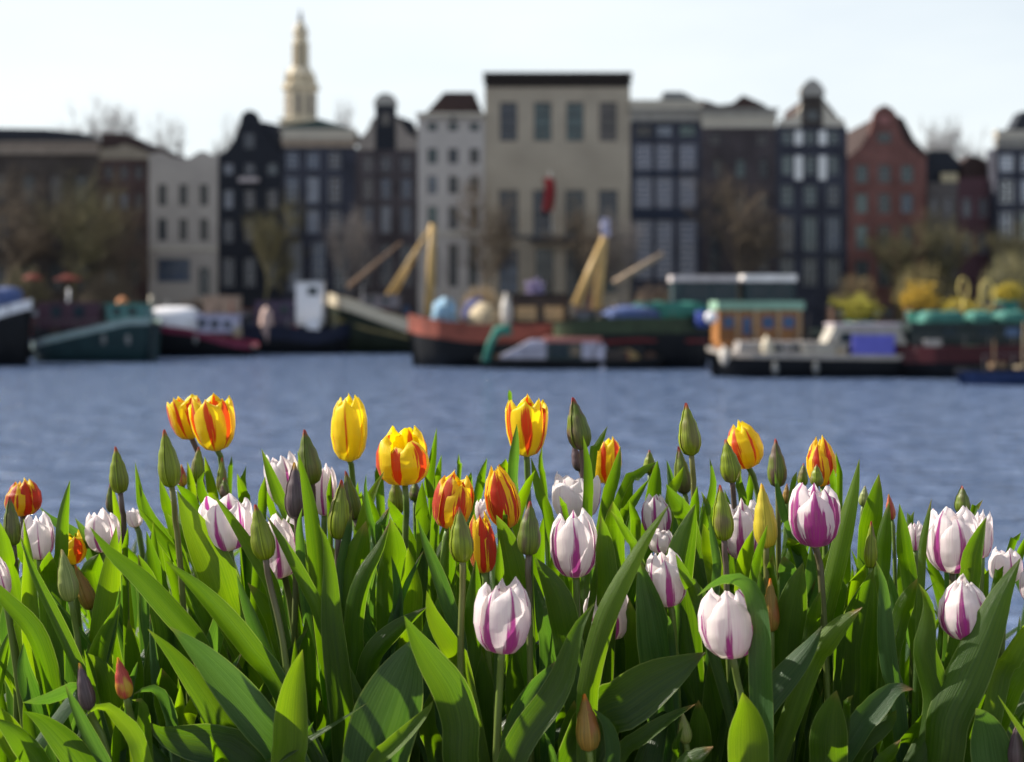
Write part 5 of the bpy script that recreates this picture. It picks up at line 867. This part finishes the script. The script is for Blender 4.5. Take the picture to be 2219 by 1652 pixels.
# ---------------------------------------------------------------- their leaves, traced base to tip
# crop|points|width|depth|kind(0 green 1 glaucous 2 bright)|twist|fold
LV = '''
B0|2050,1700 1850,1450 1620,1080 1400,790 1190,577|210|1.02|0
B0|2330,1650 2080,1330 1850,1050 1620,790 1370,558|330|.99|1|8|.3
B0|2250,1080 2020,760 1800,480 1580,240 1335,28|200|1.04|0|20|.4
B0|1700,900 1560,640 1380,430 1130,160 880,-50 725,-246|190|1.08|0|15
B0|1260,1200 1290,900 1340,620 1275,400 1217,187|290|1.12|0|5|.3
B0|350,1250 310,1000 260,650 240,300 230,0 190,-310|160|1.12|2|5
B0|720,1200 640,1000 530,740 390,420 260,120 160,-181|110|1.05|0|40|.6
B0|430,1250 360,900 250,600 80,400 -120,180 -260,60|170|1.08|0
B0|360,1400 260,1150 190,900 190,690|170|1.10|1|10
B0|650,1040 560,1080 380,1150 180,1172|110|1.0|1|45
B0|780,1850 650,1650 520,1480 350,1320 195,1240|240|.97|0|10|-.3
B0|880,1750 800,1600 690,1400 600,1200 525,1027|120|.95|1|20
B0|930,1400 900,1200 870,1000 800,860 708,775|200|1.08|2|0
B0|790,1350 770,1150 720,950 680,742|55|1.02|0
B0|1180,1750 1080,1440 960,1300 860,1205 770,1210 705,1262|150|.94|2|10|.3
B0|1380,1500 1350,1250 1270,1080 1160,1070 1075,1105|110|1.02|1|30
B0|1190,1750 1160,1450 1160,1250 1130,1150 1060,1150|140|.98|0
B0|2000,1650 1750,1520 1500,1480 1300,1420 1212,1335|330|1.00|0|0|-.2
B0|1430,1350 1450,1180 1455,1030|90|1.03|2|0
B0|1500,1350 1540,1220 1545,1120|130|1.05|2|0
B0|1400,1300 1340,1080 1300,892|240|1.10|0|5
B0|800,900 830,600 870,300 900,50 937,-250|220|1.14|2|5
B0|1120,1150 1090,950 1060,700 1035,500|150|1.16|0|10
B0|1240,600 1200,350 1170,150 1112,-25|190|1.18|0
B0|1360,500 1290,260 1230,20 1180,-212|130|1.2|0
T0|1500,1600 1450,1480 1330,1330 1200,1170 1110,1058|100|1.22|0|30
T0|1400,1400 1290,1250 1160,1100 1120,900 1090,705|85|1.35|0
T0|1450,1550 1330,1330 1200,1130 1120,878|110|1.3|0
T0|1880,2000 1800,1800 1730,1580 1640,1370 1540,1170 1428,935|320|1.13|2|10|.3
T0|2250,1900 2180,1650 2080,1480 1960,1290 1850,1130 1708,950|120|1.10|0|20
T0|480,1600 490,1450 500,1200 530,1000 565,848|110|1.18|0|10
T0|1560,1100 1540,900 1510,700|75|1.36|2
T0|1740,1100 1720,950 1690,800 1648,655|85|1.38|2
T0|1680,1150 1640,1000 1610,870 1648,778|85|1.33|0
T0|1850,900 1860,750 1868,652|40|1.42|0
T0|1970,1150 1950,950 1912,795|100|1.35|0
T0|1975,950 1965,850 1985,733|42|1.40|0
T0|110,1700 75,1550 40,1350 -15,1165|130|1.17|0
T0|720,1420 640,1300 540,1240 420,1170 318,1065|90|1.30|1
T0|800,1500 740,1400 680,1280 605,1155|90|1.28|1
T0|400,1750 385,1560 400,1420|180|1.16|0|0
T0|780,1750 750,1580 800,1440|190|1.2|0|0
T0|990,1450 965,1250 930,1050 905,888|70|1.32|2
T0|1010,1500 1020,1350 1032,1228|50|1.24|0
T0|1600,1150 1520,980 1420,880|110|1.3|0|10
T0|1400,1250 1340,1050 1285,825|90|1.3|0
T0|1560,1450 1450,1250 1350,1120|90|1.25|0
B0|2250,1050 2150,800 2060,560 1960,300 1908,133|130|1.06|1|20
B0|2250,650 2200,480 2100,330 1995,203|140|1.12|0
B0|350,1700 220,1520 100,1400 -60,1290|200|.97|0
B0|1050,1100 1080,950 1112,838|60|1.05|1
B0|960,1750 950,1550 960,1350 985,1180|150|1.04|0
B0|200,1700 120,1500 0,1300 -140,1150|220|1.0|2
B1|330,1750 330,1500 335,1250 370,950 425,742|290|.97|2|4|-.2|
B1|765,1650 750,1350 710,1000 655,500 640,100 610,-130 552,-268|215|1.05|0|5
B1|820,900 820,600 850,330 930,100 1040,-80 1130,-296|170|1.08|0|15|.4
B1|990,1750 1050,1450 1150,1150 1250,870 1340,640|570|.99|1|0|.15
B1|1000,1700 1120,1560 1290,1400 1440,1230 1480,1150|140|.975|2|20
B1|1690,1700 1690,1350 1610,1070 1460,840 1335,640 1243,472|320|.95|0|5|.3
B1|1710,940 1650,780 1550,620 1465,450 1425,268|170|1.03|2|5
B1|930,1050 1000,780 1180,580 1430,400|180|1.07|0
B1|1290,550 1300,300 1290,100 1275,-80|200|1.12|2|0
B1|1690,750 1600,400 1500,100 1420,-100 1350,-308|130|1.06|1|10
T1|1600,1900 1590,1600 1600,1400 1605,1220|150|1.12|0|0
B1|1790,800 1800,500 1815,200 1820,18|160|1.08|0
T1|2170,1850 2130,1580 2060,1300 1985,1130|220|1.09|0|5
T1|2010,1850 2012,1550 2008,1322|80|1.05|0
T1|620,2100 540,1880 440,1680 330,1470 220,1280 130,1130|115|1.05|0|15
T1|330,1250 240,1020 160,800 93,597|105|1.22|0
T1|100,1100 110,950 122,818|80|1.3|0
T1|200,1180 160,1050 135,935|60|1.28|0
T1|560,1800 530,1450 490,1100 430,800 383,618|135|1.14|0|5
T1|420,1700 400,1400 395,1200 422,1073|85|1.13|1
T1|650,1100 645,950 655,793|48|1.25|0
T1|740,1700 765,1450 800,1250 820,1088|90|1.12|1
T1|1010,1350 965,1150 930,950 937,797|50|1.2|1
T1|1030,1350 1000,1130 945,930|85|1.22|0
T1|870,1450 920,1200 980,980 1080,780|110|1.25|2
T1|1020,1350 1070,1200 1125,1063|95|1.2|1
T1|830,1750 870,1450 935,1180|220|1.12|0|0
T1|1120,1750 1170,1450 1130,1150|220|1.15|0|0
T1|1400,1350 1385,1080 1390,858|120|1.22|0|0
T1|1470,1150 1430,900 1470,650 1505,430|85|1.3|0
T1|1500,950 1515,800 1545,643|60|1.38|0
T1|1680,850 1680,750 1683,633|40|1.42|0
T1|1475,1400 1490,1150 1505,950 1500,810|62|1.2|0
T1|1490,1150 1470,980 1410,810|80|1.28|0
T1|1820,1050 1870,820 1912,668|75|1.4|0
T1|2050,850 2050,760 2062,675|90|1.42|2
T1|2060,1250 2052,1170 2045,1080|40|1.12|0
T1|1780,900 1775,830 1783,783|40|1.42|0
T1|1045,900 1040,820 1018,735|75|1.38|0
T1|870,1100 860,960 870,860|50|1.36|0
T1|900,1150 880,1020 900,935|60|1.33|0
T2|110,900 120,700 130,560 137,395|90|1.28|1
T2|85,240 82,180 75,120|34|1.40|0
T2|130,1150 180,980 225,870 285,767|90|1.24|2
T2|400,1200 330,1000 285,830 250,665|90|1.28|0
T2|360,950 335,800 325,680 342,570|50|1.36|0
T2|700,1180 712,950 705,700 668,485|85|1.15|0|5
T2|740,740 770,600 830,490 867,413|65|1.3|0
T2|850,1100 890,930 940,760 972,573|105|1.22|0
T2|1200,1250 1240,980 1265,750 1270,688|140|1.3|0
T2|990,950 1060,850 1170,760 1265,700|90|1.34|0
T2|990,1200 1030,1000 1070,830|90|1.28|0
T2|970,1250 1040,1090 1120,960 1203,838|85|1.22|0
T2|1400,1200 1390,980 1370,820 1343,683|80|1.28|1
T2|1370,1050 1430,870 1480,738|90|1.24|2
T2|1650,1250 1710,1000 1725,850 1690,673|75|1.25|0
T2|1550,1350 1480,1120 1400,1000 1340,880|165|1.18|0|5
T2|1560,1180 1565,1040 1592,895|85|1.2|0
T2|1480,1900 1430,1650 1470,1400 1530,1200 1577,1038|260|1.12|0|0|.35
T2|1740,1700 1750,1500 1715,1300 1685,1122|75|1.08|1
T2|1730,1600 1690,1400 1640,1200|150|1.15|2
T2|1960,1060 1925,900 1937,768|70|1.25|0
T2|2000,1060 2012,900 2005,778|60|1.28|0
T2|2040,1650 2080,1450 2158,1208|75|1.05|0
B2|700,1250 720,1000 770,750 850,480 960,240 1080,20 1200,-190 1372,-438|190|.99|2|5|.3
B2|60,1750 200,1430 390,1180 500,980 560,800 640,560 765,365|250|.95|0|5|-.25
B2|80,1750 160,1350 290,1060 475,815|250|1.02|1|0
B2|760,1350 1000,1180 1250,1010 1460,890 1655,765|420|1.01|0|0|-.25
B2|950,1650 1150,1460 1380,1300 1580,1180|130|.995|0|20
B2|1310,1000 1270,720 1230,480 1170,230 1120,10|300|1.07|1|10
B2|1080,900 1060,620 1040,330|170|1.12|0
B2|1400,760 1380,600 1365,478|62|1.04|1
B2|560,800 520,540 470,330 380,150 275,-5|250|1.06|0|5
B2|400,850 360,500 270,130|140|1.1|1
T2|860,1800 850,1500 840,1300 815,1133|180|1.09|0|0
T2|1120,1480 1050,1330 970,1200 893,1090|75|1.08|0
T2|1095,1300 1085,1150 1045,1003|90|1.2|0
T2|940,1400 930,1200 910,1018|170|1.18|0
T2|530,1120 510,1050 478,975|48|1.15|0
B2|720,450 755,220 782,18|62|1.08|0
B2|2125,950 2125,600 2090,340 1990,185 1860,150 1725,200 1590,310|175|.95|1|48|-.2
B2|2010,1750 2000,1450 1990,1250 1955,1088|340|.93|2|0|-.2
B2|1450,1720 1560,1620 1722,1525|140|.95|0
B2|1800,1600 1760,1250 1680,860|300|1.08|0|0
B2|1800,1250 1800,1000 1790,770|190|1.12|2|0
B2|900,1750 905,1500 850,1330 752,1222|130|.965|1
B2|465,1700 405,1520 355,1400|35|.95|1
B2|1410,1700 1420,1520 1475,1365|65|.99|0
T2|1620,1850 1530,1680 1415,1440|110|1.05|0
T2|1960,1750 1990,1450 2040,1250|160|1.14|2|0
T2|2180,1900 2190,1650 2200,1450|130|1.12|0
T3|620,1850 670,1650 730,1400 790,1150 850,900 890,678|165|1.14|2|10|.4
T3|960,1400 980,1200 1020,1000 1048,797|175|1.22|0|0
T3|1060,1650 1080,1400 1100,1200 1132,1018|130|1.16|0
T3|1300,1700 1260,1450 1240,1250 1213,1038|135|1.16|0|0
T3|1385,1650 1400,1350 1440,1150 1472,997|65|1.06|0
T3|1290,1250 1300,1180 1332,1098|60|1.3|0
T3|1790,1200 1840,1090 1887,1005|55|1.25|0
T3|1770,1750 1800,1500 1850,1330 1913,1148|170|1.06|0|10
T3|350,1310 290,1150 240,950 207,768|72|1.2|1
T3|350,900 365,840 387,778|45|1.35|0
T3|690,900 680,830 680,755|60|1.24|0
T3|735,930 720,750 700,620|55|1.33|0
B3|480,560 490,350 500,120 500,-110|130|1.14|1|0
B3|300,800 330,500 380,250 437,43|270|1.07|0|5|.35
B3|320,250 300,100 280,-12|150|1.1|1
B3|490,680 530,470 575,272|120|1.05|0
B3|480,900 560,760 650,640 760,520 915,403|190|1.03|2|5|.4
B3|30,1350 110,1180 230,1020 380,850 500,700 590,550|230|1.01|1|20
B3|1190,1150 1140,930 1110,700 1095,450 1080,200 1022,22|150|1.05|1|0
B3|1350,1650 1470,1400 1510,1150 1460,930 1410,740 1440,540 1440,350 1368,212|240|1.02|0|10|.3
B3|860,1050 860,750 920,420 1000,100|380|1.12|0|0
B3|860,1420 990,1250 1110,1120 1210,1050 1330,1065|210|1.0|1|5|-.3
B3|800,1650 930,1450 1120,1330 1190,1230|190|1.02|0
B3|640,1750 640,1500 660,1280 705,1073|320|.96|0|0
B3|780,1300 780,1180 842,1110|60|1.0|0
B3|1540,1650 1590,1300 1740,980 1900,620 2040,290 2190,5|360|1.0|0|10|.3
B3|2000,1000 2100,820 2200,640 2330,430|170|1.02|2
B3|1950,1300 2080,1000 2250,800 2400,600|300|1.04|0
B3|1990,1850 1960,1600 1930,1420 1885,1290 1830,1215|340|.98|1|0|.1
B3|1020,1750 1130,1600 1228,1468|110|.97|0
T3|2100,1450 2140,1350 2193,1270|60|1.28|0
T3|2160,1500 2200,1390 2250,1270|65|1.26|0
T3|1990,1700 2010,1620 2052,1540|70|1.18|0
T3|1910,1700 1905,1620 1900,1553|52|1.2|0
B3|830,330 880,180 940,55|130|1.14|2
B3|600,350 650,100 720,-150|150|1.2|2
B3|1180,620 1270,350 1360,170|150|1.1|0
B3|720,700 740,400 700,100|220|1.18|0|0
B3|1620,1000 1650,800 1640,640|150|1.1|0
B2|600,1750 570,1450 600,1150|220|1.04|0|0
B2|1600,1700 1610,1400 1600,1150|200|1.04|0|0
B1|1900,1500 1890,1150 1870,760|210|1.08|0|0
B1|600,1750 620,1450 560,1150|200|1.1|0|0
B1|480,1500 470,900 450,480|200|1.12|0|0
B1|1500,1600 1430,1350 1480,1050|160|1.08|0|0
B1|2200,1500 2140,1050 2120,700|200|1.1|0|0
T0|250,1500 140,1380 50,1180|120|1.2|0
T1|1240,1250 1180,1150 1110,1000|100|1.3|0
T1|450,1450 330,1250 240,1150|120|1.3|0
T3|150,1400 120,1250 90,1200|110|1.15|2
T3|420,1500 360,1400 320,1310|140|1.2|0
'''
for row in LV.strip().split('\n'):
    q = row.split('|'); kw = {}
    if len(q) > 5 and q[5]: kw['tw'] = float(q[5])
    if len(q) > 6 and q[6]: kw['fold'] = float(q[6])
    leaf(q[0], q[1], float(q[2]), float(q[3]), int(q[4]), **kw)

# more overlapping blades belonging to the same tulips, kept clear of the flower heads
SKYL = [(0, 1165), (100, 1120), (200, 1085), (300, 1060), (400, 1015), (600, 1040), (900, 1015), (1100, 1030), (1300, 1060), (1500, 1050), (1700, 1050), (1850, 1095), (1950, 1145), (2100, 1190), (2219, 1215)]
AUTO[0] = True; rq = random.Random(77); made = 0; NP = len(PLANTS)
for k in range(900):
    if made >= 150: break
    tx_ = rq.uniform(10, 2210); low = rq.random()
    ty0 = interp(SKYL, tx_)+(rq.uniform(5, 160) if low < .6 else rq.uniform(160, 420)); d = rq.uniform(1.2, 1.4) if low < .6 else rq.uniform(1.08, 1.25)
    ln = rq.uniform(170, 330); lean = rq.gauss(0, .28); bow = rq.uniform(-.12, .12)
    pts = [(tx_+lean*ln*(1-f)+bow*ln*math.sin(f*3.14), ty0+ln*(1-f)) for f in (0, .3, .6, .85, 1)]
    bad = False
    for (x0, x1, y0, y1, fd) in FL:
        if fd < d-.01: continue
        for a, b in zip(pts, pts[1:]):
            for f in (0, .5, 1):
                px, py = a[0]+(b[0]-a[0])*f, a[1]+(b[1]-a[1])*f
                if x0-12 < px < x1+12 and y0 < py < y1+10: bad = True
    if bad: continue
    D0 = dd(d); xx = P(pts[0][0], pts[0][1], D0).x
    if min(abs(q[0].x-xx)+abs(q[0].y-D0) for q in PLANTS) > .075: continue
    leaf('T0', ' '.join('%.1f,%.1f' % (a*ZK, (b-812.6)*ZK) for a, b in pts), rq.uniform(75, 165), d, rq.choice((0, 0, 0, 1, 1)), tw=rq.uniform(-35, 35), tw1=rq.uniform(-80, 80)); made += 1
# ---------------------------------------------------------------- the rest of the bed: leafy tulips between and behind
rnd = random.Random(5)
SKYL = [(0, 1165), (100, 1120), (200, 1085), (300, 1060), (400, 1015), (600, 1040), (900, 1015), (1100, 1030), (1300, 1060), (1500, 1050), (1700, 1050), (1850, 1095), (1950, 1145), (2100, 1190), (2219, 1215)]
def template(seed, k):
    q = random.Random(seed); ln = q.uniform(.02, .16); pts = [Vector((0, 0, 0)), Vector((ln*.15, 0, .33)), Vector((ln*.5, 0, .66)), Vector((ln+q.uniform(0, .12), 0, 1.0-q.uniform(0, .08)))]
    pts = [Vector((p.x*2.4, p.y, p.z)) for p in pts]
    cv = catmull(pts, 26); m = leaf_mesh(cv, q.uniform(.05, .075), R(90)+R(q.uniform(-20, 20)), R(q.uniform(-70, 70)), q.uniform(.3, .6), .1, q, eye=Vector((0, -30, .5)))
    return (m, k)
def leafy(m, x, y, ztop, n):
    for i in range(n):
        h = (ztop-SOILZ)*rnd.uniform(.62, 1.0); tp, k = rnd.choice(TPL); a = rnd.uniform(0, 6.28); s = h*rnd.uniform(.85, 1.1); ca, sa = math.cos(a)*s, math.sin(a)*s; n0 = len(m.v)
        m.v += [(x+v[0]*ca-v[1]*sa, y+v[0]*sa+v[1]*ca, SOILZ+v[2]*h) for v in tp.v]; m.f += [tuple(q+n0 for q in f) for f in tp.f]; m.uv += tp.uv; m.mi += [k]*len(tp.f)
TPL = [template(100+i, (0, 0, 1, 2, 0, 0)[i % 6]) for i in range(24)]
fm = MB(); fm.mi = []
y = 1.27
while y < 2.24:
    x = -.42*y-.35+rnd.uniform(0, .05)
    while x < .42*y+.12:
        xx = x+rnd.uniform(-.02, .02); yy = min(2.24, max(1.25, y+rnd.uniform(-.025, .025))); px = HORX+xx/yy*FPX; sk = interp(SKYL, max(0, min(2219, px)))
        lift = rnd.uniform(14, 150) if yy > 1.5 else rnd.uniform(110, 330)
        if yy < 1.36: lift = rnd.uniform(330, 600)
        if px < 0 or px > 2219: lift = rnd.uniform(20, 200)
        leafy(fm, xx, yy, Z(sk+lift, yy), rnd.choice((3, 3, 4)))
        x += .088
    y += .085
fo = fm.build('tulip_foliage', LEAF[0], None, True); fo.data.materials.append(LEAF[1]); fo.data.materials.append(LEAF[2]); fo.data.polygons.foreach_set('material_index', fm.mi)
tag(fo, 'dense mass of green tulip leaves filling the bed behind and between the flowers', 'foliage', kind='stuff')
print('EXTRA', len(EXTRA), [(round(a[1][0]), round(a[1][1]), a[2]) for a in EXTRA])
